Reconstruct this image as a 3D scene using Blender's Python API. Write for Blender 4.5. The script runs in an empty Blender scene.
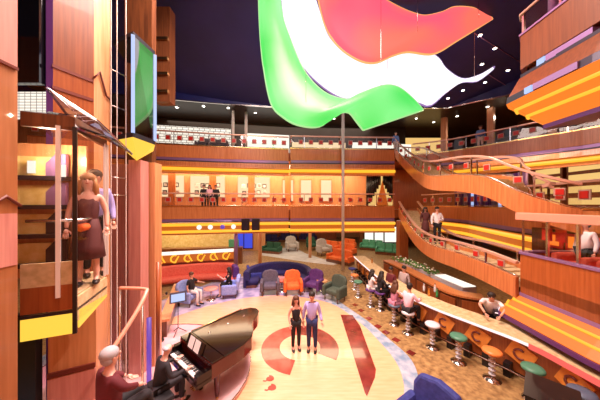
import bpy, math, random
from mathutils import Vector, Matrix
random.seed(7)
PI = math.pi
F = 225.0; HZ = 204.0; CH = 4.4
S = bpy.context.scene
COL = S.collection

# ------------------------------------------------------------------ helpers
def W(px, py, z=0.0):
    d = (CH - z) * F / (py - HZ)
    return Vector(((px - 300) / F * d, d, z))
def D(px, py, d):
    return Vector(((px - 300) / F * d, d, CH - (py - HZ) / F * d))

class MB:
    def __init__(s): s.v = []; s.f = []; s.sm = []
    def add(s, vs, fs, smooth=False):
        b = len(s.v); s.v += [Vector(p) for p in vs]
        s.f += [tuple(b + i for i in f) for f in fs]; s.sm += [smooth] * len(fs)
        return s
    def box(s, c, sz, rz=0, M=None):
        x, y, z = sz[0] / 2, sz[1] / 2, sz[2] / 2
        vs = [Vector((a, b, d)) for a in (-x, x) for b in (-y, y) for d in (-z, z)]
        R = M if M is not None else Matrix.Rotation(rz, 3, 'Z')
        vs = [R @ p + Vector(c) for p in vs]
        return s.add(vs, [(0, 1, 3, 2), (4, 6, 7, 5), (0, 4, 5, 1), (2, 3, 7, 6), (0, 2, 6, 4), (1, 5, 7, 3)])
    def prism(s, poly, z0, z1):
        n = len(poly)
        a = sum(poly[i][0] * poly[(i + 1) % n][1] - poly[(i + 1) % n][0] * poly[i][1] for i in range(n))
        if a < 0: poly = poly[::-1]
        vs = [(p[0], p[1], z0) for p in poly] + [(p[0], p[1], z1) for p in poly]
        fs = [tuple(range(n - 1, -1, -1)), tuple(range(n, 2 * n))]
        fs += [(i, (i + 1) % n, n + (i + 1) % n, n + i) for i in range(n)]
        return s.add(vs, fs)
    def lathe(s, c, prof, seg=20, smooth=True, M=None):
        c = Vector(c); vs = []; fs = []
        for r, z in prof:
            for k in range(seg):
                a = 2 * PI * k / seg
                p = Vector((r * math.cos(a), r * math.sin(a), z))
                vs.append((M @ p if M is not None else p) + c)
        m = len(prof)
        for j in range(m - 1):
            for k in range(seg):
                k2 = (k + 1) % seg
                fs.append((j * seg + k, j * seg + k2, (j + 1) * seg + k2, (j + 1) * seg + k))
        fs.append(tuple(range(seg - 1, -1, -1))); fs.append(tuple((m - 1) * seg + k for k in range(seg)))
        return s.add(vs, fs, smooth)
    def ell(s, c, r, seg=14, rings=8, M=None):
        prof = []
        for j in range(rings + 1):
            a = -PI / 2 + PI * j / rings
            prof.append((max(1e-4, math.cos(a)), math.sin(a)))
        B = Matrix.Diagonal(Vector(r))
        if M is not None: B = M @ B
        return s.lathe(c, prof, seg, True, B)
    def tube(s, pts, r, seg=8, closed=False):
        pts = [Vector(p) for p in pts]; n = len(pts); vs = []; fs = []
        up = Vector((0, 0, 1))
        for i, p in enumerate(pts):
            a = pts[(i - 1) % n] if closed or i > 0 else p
            b = pts[(i + 1) % n] if closed or i < n - 1 else p
            t = (b - a).normalized()
            u = t.cross(up)
            if u.length < 1e-3: u = t.cross(Vector((1, 0, 0)))
            u.normalize(); w = u.cross(t)
            rr = r[i] if isinstance(r, (list, tuple)) else r
            for k in range(seg):
                q = 2 * PI * k / seg
                vs.append(p + u * (rr * math.cos(q)) + w * (rr * math.sin(q)))
        for i in range(n if closed else n - 1):
            j = (i + 1) % n
            for k in range(seg):
                k2 = (k + 1) % seg
                fs.append((i * seg + k, i * seg + k2, j * seg + k2, j * seg + k))
        if not closed:
            fs.append(tuple(range(seg - 1, -1, -1))); fs.append(tuple((n - 1) * seg + k for k in range(seg)))
        return s.add(vs, fs, True)
    def sweep(s, path, prof, smooth=False, ends=True):
        fr = frames(path); n = len(path); m = len(prof); vs = []; fs = []
        for p, nn in fr:
            for o, z in prof:
                vs.append(p + nn * o + Vector((0, 0, z)))
        for i in range(n - 1):
            for j in range(m):
                j2 = (j + 1) % m
                fs.append((i * m + j, i * m + j2, (i + 1) * m + j2, (i + 1) * m + j))
        if ends:
            fs.append(tuple(range(m - 1, -1, -1))); fs.append(tuple((n - 1) * m + j for j in range(m)))
        return s.add(vs, fs, smooth)
    def build(s, name, mat, parent=None, world=False, bevel=0, kind=None, label=None, fix=True):
        me = bpy.data.meshes.new(name)
        off = parent.location if (world and parent is not None) else Vector((0, 0, 0))
        me.from_pydata([tuple(p - off) for p in s.v], [], s.f)
        me.polygons.foreach_set('use_smooth', s.sm)
        if fix:
            import bmesh
            bm = bmesh.new(); bm.from_mesh(me)
            bmesh.ops.recalc_face_normals(bm, faces=bm.faces); bm.to_mesh(me); bm.free()
        me.materials.append(mat)
        o = bpy.data.objects.new(name, me); COL.objects.link(o)
        if parent is not None: o.parent = parent
        if bevel:
            m = o.modifiers.new('b', 'BEVEL'); m.width = bevel; m.segments = 2; m.limit_method = 'ANGLE'
        if kind: o['kind'] = kind
        if label: o['label'] = label
        return o

def frames(path):
    path = [Vector(p) for p in path]; n = len(path); out = []
    for i, p in enumerate(path):
        ts = []
        if i > 0: ts.append((path[i] - path[i - 1]))
        if i < n - 1: ts.append((path[i + 1] - path[i]))
        ts = [Vector((t.x, t.y, 0)).normalized() for t in ts]
        t = sum(ts, Vector((0, 0, 0))); t.normalize()
        k = 1.0
        if len(ts) == 2: k = 1 / max(0.5, math.sqrt(max(0.0, (1 + ts[0].dot(ts[1])) / 2)))
        out.append((p, Vector((t.y, -t.x, 0)) * k))
    return out
def smooth(pts, sub=6, closed=False):
    pts = [Vector(p) for p in pts]; n = len(pts); out = []
    for i in range(n if closed else n - 1):
        p1, p2 = pts[i], pts[(i + 1) % n]
        p0 = pts[(i - 1) % n] if closed or i > 0 else p1
        p3 = pts[(i + 2) % n] if closed or i < n - 2 else p2
        for k in range(sub):
            t = k / sub
            out.append(0.5 * ((2 * p1) + (p2 - p0) * t + (2 * p0 - 5 * p1 + 4 * p2 - p3) * t * t + (3 * p1 - p0 - 3 * p2 + p3) * t ** 3))
    if not closed: out.append(pts[-1])
    return out
def along(path, step, start=None):
    """evenly spaced (point, angle) along a path, horizontally measured"""
    path = [Vector(p) for p in path]; out = []
    L = [0]
    for a, b in zip(path, path[1:]): L.append(L[-1] + Vector((b.x - a.x, b.y - a.y, 0)).length)
    n = max(1, int(L[-1] / step)); gap = L[-1] / n
    s = gap / 2 if start is None else start
    while s <= L[-1] + 1e-6:
        for i in range(len(path) - 1):
            if s <= L[i + 1] + 1e-6:
                t = (s - L[i]) / max(1e-6, L[i + 1] - L[i]); p = path[i].lerp(path[i + 1], t)
                dd = path[i + 1] - path[i]
                out.append((p, math.atan2(dd.y, dd.x))); break
        s += gap
    return out

def tag(o, label, cat, group=None, kind=None):
    o['label'] = label; o['category'] = cat
    if group: o['group'] = group
    if kind: o['kind'] = kind
    return o
def thing(name, label, cat, loc=(0, 0, 0), rz=0, group=None):
    o = bpy.data.objects.new(name, None); COL.objects.link(o)
    o.location = loc; o.rotation_euler = (0, 0, rz); o.empty_display_size = .1
    return tag(o, label, cat, group)
def struct(mb, name, mat, bevel=0): return mb.build(name, mat, kind='structure', bevel=bevel)
def inst(name, me, parent, loc, rz=0):
    o = bpy.data.objects.new(name, me); COL.objects.link(o); o.location = loc; o.rotation_euler = (0, 0, rz)
    if parent is not None: o.parent = parent
    return o

# ------------------------------------------------------------------ materials
def mat(name, col, rough=.5, metal=0, emit=None, es=0, coat=0, spec=.5, trans=0):
    m = bpy.data.materials.new(name); m.use_nodes = True
    b = m.node_tree.nodes['Principled BSDF']
    b.inputs['Base Color'].default_value = (*col, 1); b.inputs['Roughness'].default_value = rough
    b.inputs['Metallic'].default_value = metal; b.inputs['Coat Weight'].default_value = coat
    b.inputs['Specular IOR Level'].default_value = spec
    if emit: b.inputs['Emission Color'].default_value = (*emit, 1); b.inputs['Emission Strength'].default_value = es
    return m
def varied(name, c1, c2, scale=(1, 1, 1), s=5, rough=.5, coat=0, detail=4, lo=.35, hi=.65, tex='NOISE', metal=0, spec=.5):
    m = mat(name, c1, rough, metal, coat=coat, spec=spec); nt = m.node_tree; N = nt.nodes; L = nt.links
    tc = N.new('ShaderNodeTexCoord'); mp = N.new('ShaderNodeMapping'); mp.inputs['Scale'].default_value = scale
    L.new(tc.outputs['Object'], mp.inputs['Vector'])
    if tex == 'NOISE':
        t = N.new('ShaderNodeTexNoise'); t.inputs['Scale'].default_value = s; t.inputs['Detail'].default_value = detail; out = t.outputs['Fac']
    elif tex == 'VOR':
        t = N.new('ShaderNodeTexVoronoi'); t.inputs['Scale'].default_value = s; out = t.outputs['Color']
    else:
        t = N.new('ShaderNodeTexChecker'); t.inputs['Scale'].default_value = s; out = t.outputs['Fac']
    L.new(mp.outputs['Vector'], t.inputs['Vector'])
    r = N.new('ShaderNodeValToRGB'); r.color_ramp.elements[0].position = lo; r.color_ramp.elements[1].position = hi
    r.color_ramp.elements[0].color = (*c1, 1); r.color_ramp.elements[1].color = (*c2, 1)
    L.new(out, r.inputs['Fac']); L.new(r.outputs['Color'], N['Principled BSDF'].inputs['Base Color'])
    return m
def glow(name, col, s=1.0):
    return mat(name, (.02, .02, .02), .4, emit=col, es=s)
def glassmat(name, tint=(1, 1, 1), refl=.08):
    m = bpy.data.materials.new(name); m.use_nodes = True; nt = m.node_tree; nt.nodes.clear()
    o = nt.nodes.new('ShaderNodeOutputMaterial'); mx = nt.nodes.new('ShaderNodeMixShader')
    a = nt.nodes.new('ShaderNodeBsdfTransparent'); a.inputs[0].default_value = (*tint, 1)
    g = nt.nodes.new('ShaderNodeBsdfGlossy'); g.inputs['Roughness'].default_value = .02
    mx.inputs[0].default_value = refl
    nt.links.new(a.outputs[0], mx.inputs[1]); nt.links.new(g.outputs[0], mx.inputs[2]); nt.links.new(mx.outputs[0], o.inputs[0])
    return m
WOODS = (7, 7, .35)
M = {}
M['wood'] = varied('orange veneer', (.52, .155, .045), (.66, .235, .08), WOODS, 3, .32, .3)
M['wood_tan'] = varied('tan veneer', (.62, .27, .11), (.74, .36, .17), WOODS, 3, .35, .3)
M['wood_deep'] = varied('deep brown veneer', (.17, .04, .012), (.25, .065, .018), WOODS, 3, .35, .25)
M['wood_tan2'] = varied('amber veneer', (.38, .135, .047), (.47, .18, .07), WOODS, 3, .35, .3)
M['white_paint'] = mat('ivory enamel', (.78, .70, .66), .35)
M['wood_pink'] = varied('rose veneer', (.62, .24, .21), (.72, .32, .27), WOODS, 3, .35, .3)
M['wood_dark'] = varied('dark walnut', (.10, .03, .012), (.19, .06, .02), WOODS, 3, .35, .3)
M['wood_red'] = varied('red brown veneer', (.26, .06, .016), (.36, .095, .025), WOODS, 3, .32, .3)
M['pinkrail'] = mat('salmon rail', (.75, .32, .22), .35, coat=.3)
M['railcap'] = mat('brass pink rail', (.72, .42, .32), .3, .3)
M['chrome'] = mat('chrome', (.75, .72, .72), .18, 1)
M['brass'] = mat('brass', (.75, .5, .2), .25, 1)
M['darkmetal'] = mat('dark metal', (.05, .04, .06), .35, .6)
M['black'] = mat('black', (.008, .008, .01), .3)
M['blackgloss'] = mat('black glass', (.004, .004, .006), .05, spec=.8)
M['purple_trim'] = mat('purple trim', (.13, .04, .2), .3, .3)
M['lilac'] = mat('lilac steel', (.34, .19, .42), .3, .4)
M['glass'] = glassmat('clear glass', (.97, .96, .95), .018)
M['glass_lift'] = glassmat('lift glass', (.96, .94, .94), .035)
M['glass_smoke'] = glassmat('smoke glass', (.55, .5, .55), .35)
M['cove'] = glow('cove orange', (1, .20, .012), .5)
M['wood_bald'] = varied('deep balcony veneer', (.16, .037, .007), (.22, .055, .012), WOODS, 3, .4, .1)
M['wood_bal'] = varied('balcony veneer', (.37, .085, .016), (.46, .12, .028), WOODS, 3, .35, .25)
M['cove_y'] = glow('cove tube yellow', (1, .42, .025), 1.25)
M['cove_r'] = glow('canopy orange', (1, .2, .015), 1.0)
M['skirt'] = glow('lit yellow acrylic', (1, .58, .06), 1.05)
M['spot'] = glow('spot lamp', (1, .9, .75), 12)
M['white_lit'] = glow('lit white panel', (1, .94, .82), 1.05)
M['warm_lit'] = glow('lit cream niche', (1, .72, .42), .95)
M['yellow_lit'] = glow('lit amber', (1, .62, .2), .8)
M['purple_lit'] = glow('violet light', (.28, .1, .8), .5)
M['pink_lit'] = glow('pink strip light', (1, .11, .09), 1.0)
M['white_strip'] = glow('white strip light', (1, .75, .75), 1.2)
M['screen'] = glow('screen glow', (.45, .6, 1), .9)
M['blue_door'] = glow('blue lit door', (.05, .08, .8), .8)
M['navy'] = varied('navy ceiling', (.012, .02, .15), (.018, .026, .19), (1, 1, 1), .6, .4)
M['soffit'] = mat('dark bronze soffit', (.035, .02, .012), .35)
M['lattice'] = None
M['peach'] = varied('maple dance floor', (.80, .42, .23), (.87, .50, .30), (1, 8, 1), 2, .22, .4)
M['tan_floor'] = varied('mottled carpet', (.17, .08, .025), (.46, .28, .11), (1, 1, 1), 7, .6, 0, 6, .3, .7)
M['lilac_tile'] = varied('lilac tile', (.28, .25, .42), (.62, .52, .66), (1, 1, 1), 2.2, .18, .3, 1, .35, .65)
M['border'] = varied('blue grey border', (.2, .3, .45), (.5, .52, .62), (1, 1, 1), 3.5, .25, .2)
M['white_tile'] = varied('white tile', (.6, .58, .55), (.75, .74, .72), (1, 1, 1), 2, .25)
M['inlay'] = varied('red inlay', (.40, .045, .03), (.52, .085, .06), (1, 1, 1), 3, .2, .4)
M['inlay_dark'] = varied('maroon inlay', (.13, .014, .012), (.26, .035, .03), (1, 1, 1), 2.5, .15, .5)
M['stage'] = varied('pink stage floor', (.75, .42, .45), (.85, .55, .58), (1, 1, 1), 3, .25, .3)
M['orange_f'] = varied('orange velvet', (.72, .12, .02), (.82, .18, .03), (1, 1, 1), 14, .8)
M['coral_f'] = varied('coral velvet', (.72, .10, .06), (.8, .16, .1), (1, 1, 1), 14, .8)
M['blue_f'] = varied('navy velvet', (.016, .013, .075), (.028, .02, .11), (1, 1, 1), 14, .75)
M['royal_f'] = varied('royal blue velvet', (.022, .03, .18), (.04, .05, .26), (1, 1, 1), 14, .7)
M['purple_f'] = varied('plum velvet', (.08, .02, .14), (.12, .035, .2), (1, 1, 1), 14, .75)
M['grey_f'] = varied('charcoal fabric', (.09, .07, .09), (.13, .11, .13), (1, 1, 1), 14, .8)
M['lgrey_f'] = varied('light grey fabric', (.4, .37, .33), (.5, .46, .42), (1, 1, 1), 14, .8)
M['green_f'] = varied('bottle green velvet', (.012, .07, .035), (.02, .1, .05), (1, 1, 1), 14, .75)
M['dgreen_f'] = varied('dark green grey fabric', (.05, .075, .055), (.075, .1, .075), (1, 1, 1), 14, .75)
M['teal_f'] = varied('sea green vinyl', (.06, .3, .16), (.1, .38, .22), (1, 1, 1), 14, .6)
M['sky_f'] = varied('pale blue velvet', (.22, .28, .62), (.32, .38, .7), (1, 1, 1), 14, .75)
M['skin'] = mat('skin', (.66, .33, .23), .5)
M['skin_pale'] = mat('pale skin', (.75, .42, .33), .5)
M['skin_dark'] = mat('brown skin', (.30, .13, .08), .5)
M['hair_dark'] = mat('dark hair', (.015, .008, .006), .6)
M['hair_brown'] = mat('brown hair', (.10, .035, .015), .6)
M['hair_blond'] = mat('blond hair', (.45, .20, .07), .6)
M['hair_grey'] = mat('grey hair', (.42, .40, .44), .6)
M['eye'] = mat('eye', (.01, .008, .008), .2)
M['lips'] = mat('lips', (.55, .12, .10), .4)
M['c_white'] = mat('white cotton', (.8, .74, .76), .8)
M['c_lilac'] = mat('lilac shirt', (.45, .40, .80), .8)
M['c_black'] = mat('black cloth', (.012, .010, .014), .8)
M['c_pink'] = mat('pink shirt', (.88, .55, .66), .8)
M['c_grey'] = mat('grey shirt', (.45, .36, .36), .8)
M['c_navy'] = mat('navy trousers', (.02, .03, .12), .8)
M['c_blue'] = mat('blue shirt', (.15, .3, .7), .8)
M['c_red'] = mat('maroon cloth', (.12, .012, .02), .8)
M['c_brown'] = mat('brown dress', (.09, .02, .02), .8)
M['c_mauve'] = mat('mauve dress', (.5, .2, .3), .8)
M['shoe'] = mat('shoe', (.02, .012, .01), .4)
M['piano'] = mat('piano lacquer', (.004, .002, .002), .10, coat=.15, spec=.3)
M['piano_red'] = mat('mahogany lacquer', (.075, .007, .005), .15, coat=.25, spec=.35)
M['ivory'] = mat('ivory keys', (.85, .82, .78), .3)
M['paper'] = mat('paper', (.85, .83, .8), .7)
M['emblem'] = mat('red emblem', (.55, .02, .015), .4)
M['emblem_frame'] = mat('cream emblem frame', (.48, .30, .24), .45)
M['leafgreen'] = varied('leaf', (.06, .16, .03), (.14, .28, .06), (1, 1, 1), 8, .6)
M['petal'] = mat('white petal', (.85, .85, .72), .7)
M['seat_white'] = mat('white vinyl', (.62, .6, .66), .4)
M['seat_green'] = mat('green vinyl', (.07, .22, .14), .4)
M['seat_orange'] = mat('orange vinyl', (.75, .22, .05), .4)
M['seat_blue'] = mat('slate vinyl', (.10, .13, .2), .4)
M['diamond'] = varied('orange diamond panel', (.72, .22, .03), (.8, .3, .05), (1, 1, 1), 6, .35, .3)
M['gold'] = varied('gold leaf panel', (.72, .52, .16), (.85, .68, .3), (1, 1, 1), 6, .4, 0, 4)
M['carpet_sand'] = varied('sand stone', (.5, .36, .18), (.7, .52, .3), (1, 1, 1), 9, .6)
M['zig'] = mat('zigzag trim', (.16, .03, .02), .4)
M['bottle_g'] = mat('green bottle glass', (.03, .25, .08), .1, spec=.8)
M['bottle_a'] = mat('amber bottle glass', (.5, .18, .02), .1, spec=.8)
M['bottle_c'] = mat('clear bottle glass', (.7, .7, .72), .1, spec=.8)
def lattice_mat():
    m = glow('lattice light wall', (1, .95, .85), 1.0); nt = m.node_tree; N = nt.nodes; L = nt.links
    tc = N.new('ShaderNodeTexCoord'); mp = N.new('ShaderNodeMapping'); mp.inputs['Rotation'].default_value = (PI / 2, 0, 0)
    b = N.new('ShaderNodeTexBrick'); b.inputs['Scale'].default_value = 1.3; b.inputs['Mortar Size'].default_value = .03; b.offset = .3
    b.inputs['Color1'].default_value = (1, .95, .84, 1); b.inputs['Color2'].default_value = (1, .9, .75, 1); b.inputs['Mortar'].default_value = (.25, .2, .17, 1)
    L.new(tc.outputs['Object'], mp.inputs[0]); L.new(mp.outputs[0], b.inputs['Vector']); L.new(b.outputs['Color'], N['Principled BSDF'].inputs['Emission Color'])
    return m
M['lattice'] = lattice_mat(); M['lattice_fine'] = M['lattice'].copy(); M['lattice_fine'].node_tree.nodes['Brick Texture'].inputs['Scale'].default_value = 4.5; M['lattice_fine'].node_tree.nodes['Brick Texture'].offset = 0
def ribbon_mat(name, c1, c2, s):
    m = glow(name, c1, s); nt = m.node_tree; N = nt.nodes; L = nt.links
    tc = N.new('ShaderNodeTexCoord'); t = N.new('ShaderNodeTexNoise'); t.inputs['Scale'].default_value = .55; t.inputs['Detail'].default_value = 0
    r = N.new('ShaderNodeValToRGB'); r.color_ramp.elements[0].position = .35; r.color_ramp.elements[1].position = .65
    r.color_ramp.elements[0].color = (*c1, 1); r.color_ramp.elements[1].color = (*c2, 1)
    L.new(tc.outputs['Object'], t.inputs['Vector']); L.new(t.outputs['Fac'], r.inputs['Fac']); L.new(r.outputs['Color'], N['Principled BSDF'].inputs['Emission Color'])
    return m
M['rib_g'] = ribbon_mat('green light fabric', (.05, .70, .09), (.20, .82, .22), 1.05)
M['rib_w'] = ribbon_mat('white light fabric', (.95, .9, 1), (1, .95, .98), 1.1)
M['rib_r'] = ribbon_mat('red light fabric', (1, .10, .17), (1, .16, .11), 1.05)
M['rib_ge'] = glow('green ribbon edge', (.45, .9, .35), .8)
M['rib_we'] = glow('white ribbon edge', (.45, .25, .7), .6)
M['rib_re'] = glow('red ribbon edge', (1, .42, .12), 1.0)

# ------------------------------------------------------------------ camera
cam = bpy.data.cameras.new('camera'); cam.sensor_width = 36; cam.lens = F / 600 * 36; cam.shift_y = (HZ - 200) / 600; cam.clip_start = .05; cam.clip_end = 200
co = bpy.data.objects.new('camera', cam); COL.objects.link(co); co.location = (0, 0, CH); co.rotation_euler = (PI / 2, 0, 0); S.camera = co
vs = S.view_settings; vs.view_transform = 'Standard'; vs.look = 'None'; vs.gamma = 1; vs.use_curve_mapping = False; vs.exposure = .18
w = bpy.data.worlds.new('world'); S.world = w; w.use_nodes = True
w.node_tree.nodes['Background'].inputs[0].default_value = (.95, .6, .58, 1); w.node_tree.nodes['Background'].inputs[1].default_value = .13

# ------------------------------------------------------------------ lights
def area(loc, size, power, col, rot=(0, 0, 0), sy=None):
    l = bpy.data.lights.new('area_lamp', 'AREA'); l.size = size; l.energy = power; l.color = col
    if sy: l.shape = 'RECTANGLE'; l.size_y = sy
    o = bpy.data.objects.new('area_lamp', l); COL.objects.link(o); o.location = loc; o.rotation_euler = rot
def spot(loc, tgt, power, col, ang=60, blend=.6, r=.08):
    l = bpy.data.lights.new('spot_lamp', 'SPOT'); l.energy = power; l.color = col; l.spot_size = math.radians(ang); l.spot_blend = blend; l.shadow_soft_size = r
    o = bpy.data.objects.new('spot_lamp', l); COL.objects.link(o); o.location = loc
    o.rotation_euler = (Vector(tgt) - Vector(loc)).to_track_quat('-Z', 'Y').to_euler()
def point(loc, power, col, r=.15):
    l = bpy.data.lights.new('point_lamp', 'POINT'); l.energy = power; l.color = col; l.shadow_soft_size = r
    o = bpy.data.objects.new('point_lamp', l); COL.objects.link(o); o.location = loc
WARM = (1, .62, .38); PINK = (1, .5, .45)
area((-1, 5, 12.0), 5, 1352, (1, .78, .70))
area((0, 1.0, 8.0), 3.5, 130, (1, .75, .66), (math.radians(38), 0, 0))
spot((0, 6.0, 11.9), (0, 7.5, 0), 2310, (1, .66, .56), 55)
spot((-4.5, 8, 11.9), (-3, 6, 0), 2900, (1, .42, .62), 42)
spot((3, 9.5, 11.9), (.2, 7.2, 1), 715, (.6, .35, 1), 22)
spot((3, 4.6, 11.9), (-3.7, 3.9, 1.2), 3200, (1, .66, .55), 18)  # added spot that only brightens the panel below the near lift
spot((3, 6, 11.9), (5.5, 9, .8), 1430, (1, .72, .55), 55)
spot((1, 9.5, 11.9), (6.5, 9.4, 1.1), 880, (1, .85, .7), 16)  # added spot meant to brighten the planter
spot((-1.5, 8.5, 12.2), (-2.2, 11.6, 0), 2600, (.45, .35, 1), 24)
area((-1, 19, 3.3), 14, 416, (1, .8, .6), sy=8)
area((5.5, 19, 3.3), 4, 156, (1, .8, .6), sy=8)
area((-7.5, 15.4, 3.3), 6, 280, (1, .75, .5), sy=1.5)  # area lamp added to brighten the gold wall at left
area((-3, 17.0, 7.2), 16, 1000, (1, .68, .42), sy=2)
area((-2, 17.6, 10.7), 16, 218, (1, .82, .66), sy=2.5)
area((12.5, 12, 7.2), 2.5, 260, (1, .65, .4), sy=8)
spot((14.5, 16, 10.7), (12, 15, 7.5), 500, (1, .72, .5), 120)
area((9, 9, 3.2), 2, 83, (1, .6, .4), sy=8)
area((0, 6.6, 13.1), 6, 1000, (1, .75, .65), sy=3)
point((-3.9, 3.5, 5.2), 38, (1, .75, .5), .1)

# ------------------------------------------------------------------ room shell
struct(MB().box((1, 14, -.1), (44, 34, .2)), 'floor', M['tan_floor'])
dance = smooth([(-5.9, 7.3, 0), (-5.2, 8.4, 0), (-3.8, 9.8, 0), (-2.3, 10.6, 0), (-.5, 10.75, 0), W(330, 303.5), W(360, 323), W(384, 347), W(397.5, 365), W(403.5, 383), W(404, 400), (1.7, 3.6, 0), (0, 2.2, 0), (-3, 1.8, 0), (-5.8, 3.5, 0)], 5, True)
tile = smooth([(-7.4, 7.0, 0), (-6.6, 9.6, 0), (-5.4, 11.8, 0), (-4.1, 13.6, 0), (-2, 13.2, 0), (0, 12.4, 0), (1.3, 11.5, 0), W(342, 303.5), W(366, 320), W(390, 340), W(408, 356), W(417, 372), W(420, 395), (2.3, 3.6, 0), (0, 1.2, 0), (-7, 2, 0)], 5, True)
struct(MB().prism([(p.x, p.y) for p in tile], -.05, .006), 'floor', M['border'])
struct(MB().prism([(p.x, p.y) for p in smooth([(-6.9, 7.4, 0), (-6.5, 9.6, 0), (-5.3, 11.7, 0), (-4.1, 13.5, 0), (-2, 13.1, 0), (0, 12.3, 0), (1.2, 11.2, 0), (1.3, 10.2, 0), (-.5, 10.2, 0), (-4, 9.2, 0), (-5.5, 7.2, 0)], 4, True)], -.05, .010), 'floor', M['lilac_tile'])
struct(MB().prism([(p.x, p.y) for p in dance], -.05, .014), 'floor', M['peach'])
struct(MB().prism([(-3.6, 19.5), (-1.5, 18.2), (.6, 17), (2.4, 16.2), (3.2, 16.8), (1.8, 18), (.5, 20), (-.5, 22.5), (-4, 22.5)], -.05, .012), 'floor', M['white_tile'])
# inlaid ring motif, slash and the two commas
def arc_poly(cx, cy, r0, r1, a0, a1, n=22, sq=1.0):
    o = [(cx + r1 * math.cos(a0 + (a1 - a0) * i / n), cy + sq * r1 * math.sin(a0 + (a1 - a0) * i / n)) for i in range(n + 1)]
    return o + [(cx + r0 * math.cos(a1 + (a0 - a1) * i / n), cy + sq * r0 * math.sin(a1 + (a0 - a1) * i / n)) for i in range(n + 1)]
def strip_prism(mb, poly, z0, z1):
    n = len(poly) // 2; o = poly[:n]; i = poly[n:][::-1]
    for k in range(n - 1): mb.prism([o[k], o[k + 1], i[k + 1], i[k]], z0, z1)
rc = (0.0, 6.92)
mb = MB(); strip_prism(mb, arc_poly(rc[0], rc[1], .62, 1.18, PI * .5, PI * 1.43), .0, .018); struct(mb, 'floor', M['inlay'])
mb = MB(); strip_prism(mb, arc_poly(rc[0], rc[1], .62, 1.18, -PI * .17, PI * .5), .0, .018); struct(mb, 'floor', M['inlay_dark'])
sl = [W(340.5, 315), W(352.5, 315.5), W(360, 326), W(376, 370), W(375, 378), W(367, 397), W(365, 394), W(352, 352)]
struct(MB().prism([(p.x, p.y) for p in sl], 0, .018), 'floor', M['inlay_dark'])
mb = MB()
for (px, py) in ((270, 379.5), (272, 388.5)):
    c = W(px, py); r = .1
    mb.prism([(c.x + r * math.cos(2 * PI * k / 12), c.y + r * .8 * math.sin(2 * PI * k / 12)) for k in range(12)], 0, .018)
    strip_prism(mb, arc_poly(c.x - .02, c.y - .0, .07, .12, -PI * .1, PI * .55, 8), 0, .019)
    strip_prism(mb, arc_poly(c.x - .12, c.y - .02, .03, .07, PI * 1.2, PI * 1.8, 6), 0, .0185)
struct(mb, 'floor', M['inlay'])
mb = MB()
for (px, py) in ((355, 305), (361, 310.5), (369, 318.5), (378, 326.5), (386, 332.5), (396, 340), (411, 353)):
    c = W(px, py); mb.box((c.x, c.y, .004), (.2, .2, .02), .6)
struct(mb, 'floor', M['inlay_dark'])
st = [( -4.05 + 2.75 * math.cos(2 * PI * k / 48), 5.75 + 2.3 * math.sin(2 * PI * k / 48)) for k in range(48)]
struct(MB().prism(st, 0, .10), 'floor', M['stage'])
struct(MB().tube([(x, y, .1) for x, y in st], .018, 6, True), 'trim_1', M['chrome'])

# ceiling and outer walls
CZ = 13.3
struct(MB().box((1, 12, CZ + .1), (44, 38, .2)), 'ceiling', M['navy'])
SL = (CZ - 10.9) / 6.3
def ceil_z(d): return CZ if d < 9 else CZ - (d - 9) * SL
struct(MB().add([(x, y, z) for x in (-19.8, 21.8) for y, z in ((9, CZ), (9, CZ + .05), (15.3, 10.95), (15.3, 10.9))], [(0, 1, 2, 3), (7, 6, 5, 4), (0, 4, 5, 1), (1, 5, 6, 2), (2, 6, 7, 3), (3, 7, 4, 0)]), 'ceiling', M['navy'])
struct(MB().box((1, 30, 6), (44, .3, 12.4)), 'wall_back', M['wood_tan'])
struct(MB().box((-20, 14, 6), (.3, 34, 12.4)), 'wall_left', M['wood'])
struct(MB().box((22, 14, 6), (.3, 34, 12.4)), 'wall_right', M['wood'])
struct(MB().box((1, -2.5, 6), (44, .3, 12.4)), 'wall_front', M['wood'])

# gallery edges (plan), travelling left to right: offsets are towards the atrium
PL = [Vector((-15, 12.4, 0)), Vector((-9.3, 13.9, 0)), Vector((-5, 14.8, 0)), Vector((-.78, 15.45, 0))]
PC = [Vector((-.66, 15.5, 0)), Vector((-.60, 15.15, 0)), Vector((3, 15.4, 0)), Vector((6.5, 15.5, 0))]
PR3 = smooth([Vector((8.6, 17.2, 0)), Vector((10.6, 16, 0)), Vector((12.8, 13.2, 0)), Vector((14.6, 10.6, 0)), Vector((15.4, 7, 0)), Vector((15.6, 2, 0))], 4)
PR2 = smooth([Vector((9.2, 17, 0)), Vector((9.9, 13.8, 0)), Vector((9.3, 11, 0)), Vector((8.7, 8.4, 0)), Vector((8.5, 5, 0)), Vector((8.5, 1, 0))], 4)
Z2, Z3 = 4.0, 7.9
def up(path, z): return [Vector((p.x, p.y, z)) for p in path]
def slab(paths, far, z0, z1, m):
    poly = [(p.x, p.y) for pa in paths for p in pa] + far
    return struct(MB().prism(poly, z0, z1), 'gallery_floor', m)
slab([PL, PC, [Vector((7.4, 16.2, 0)), Vector((8.4, 17.6, 0))], PR2], [(20, 1), (20, 28), (-18, 28)], Z2 - .55, Z2, M['wood_red'])
slab([PL, PC, [Vector((7.4, 16.4, 0))], PR3], [(20, 2), (20, 28), (-18, 28)], Z3 - .55, Z3, M['wood_red'])
PS = [Vector((p.x, p.y - .15, 0)) for p in PL] + [Vector((6.5, 15.3, 0)), Vector((10, 15.3, 0))] + PR3[8:]
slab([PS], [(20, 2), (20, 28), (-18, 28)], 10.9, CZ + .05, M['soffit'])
struct(MB().sweep(up(PS, 10.9), [(.03, 0), (.03, CZ - 10.9), (0, CZ - 10.9), (0, 0)]), 'ceiling', M['navy'])
struct(MB().sweep(up(PS, 10.9), [(.06, -.02), (.06, .04), (-.02, .04), (-.02, -.02)]), 'trim_2', M['chrome'])

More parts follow.
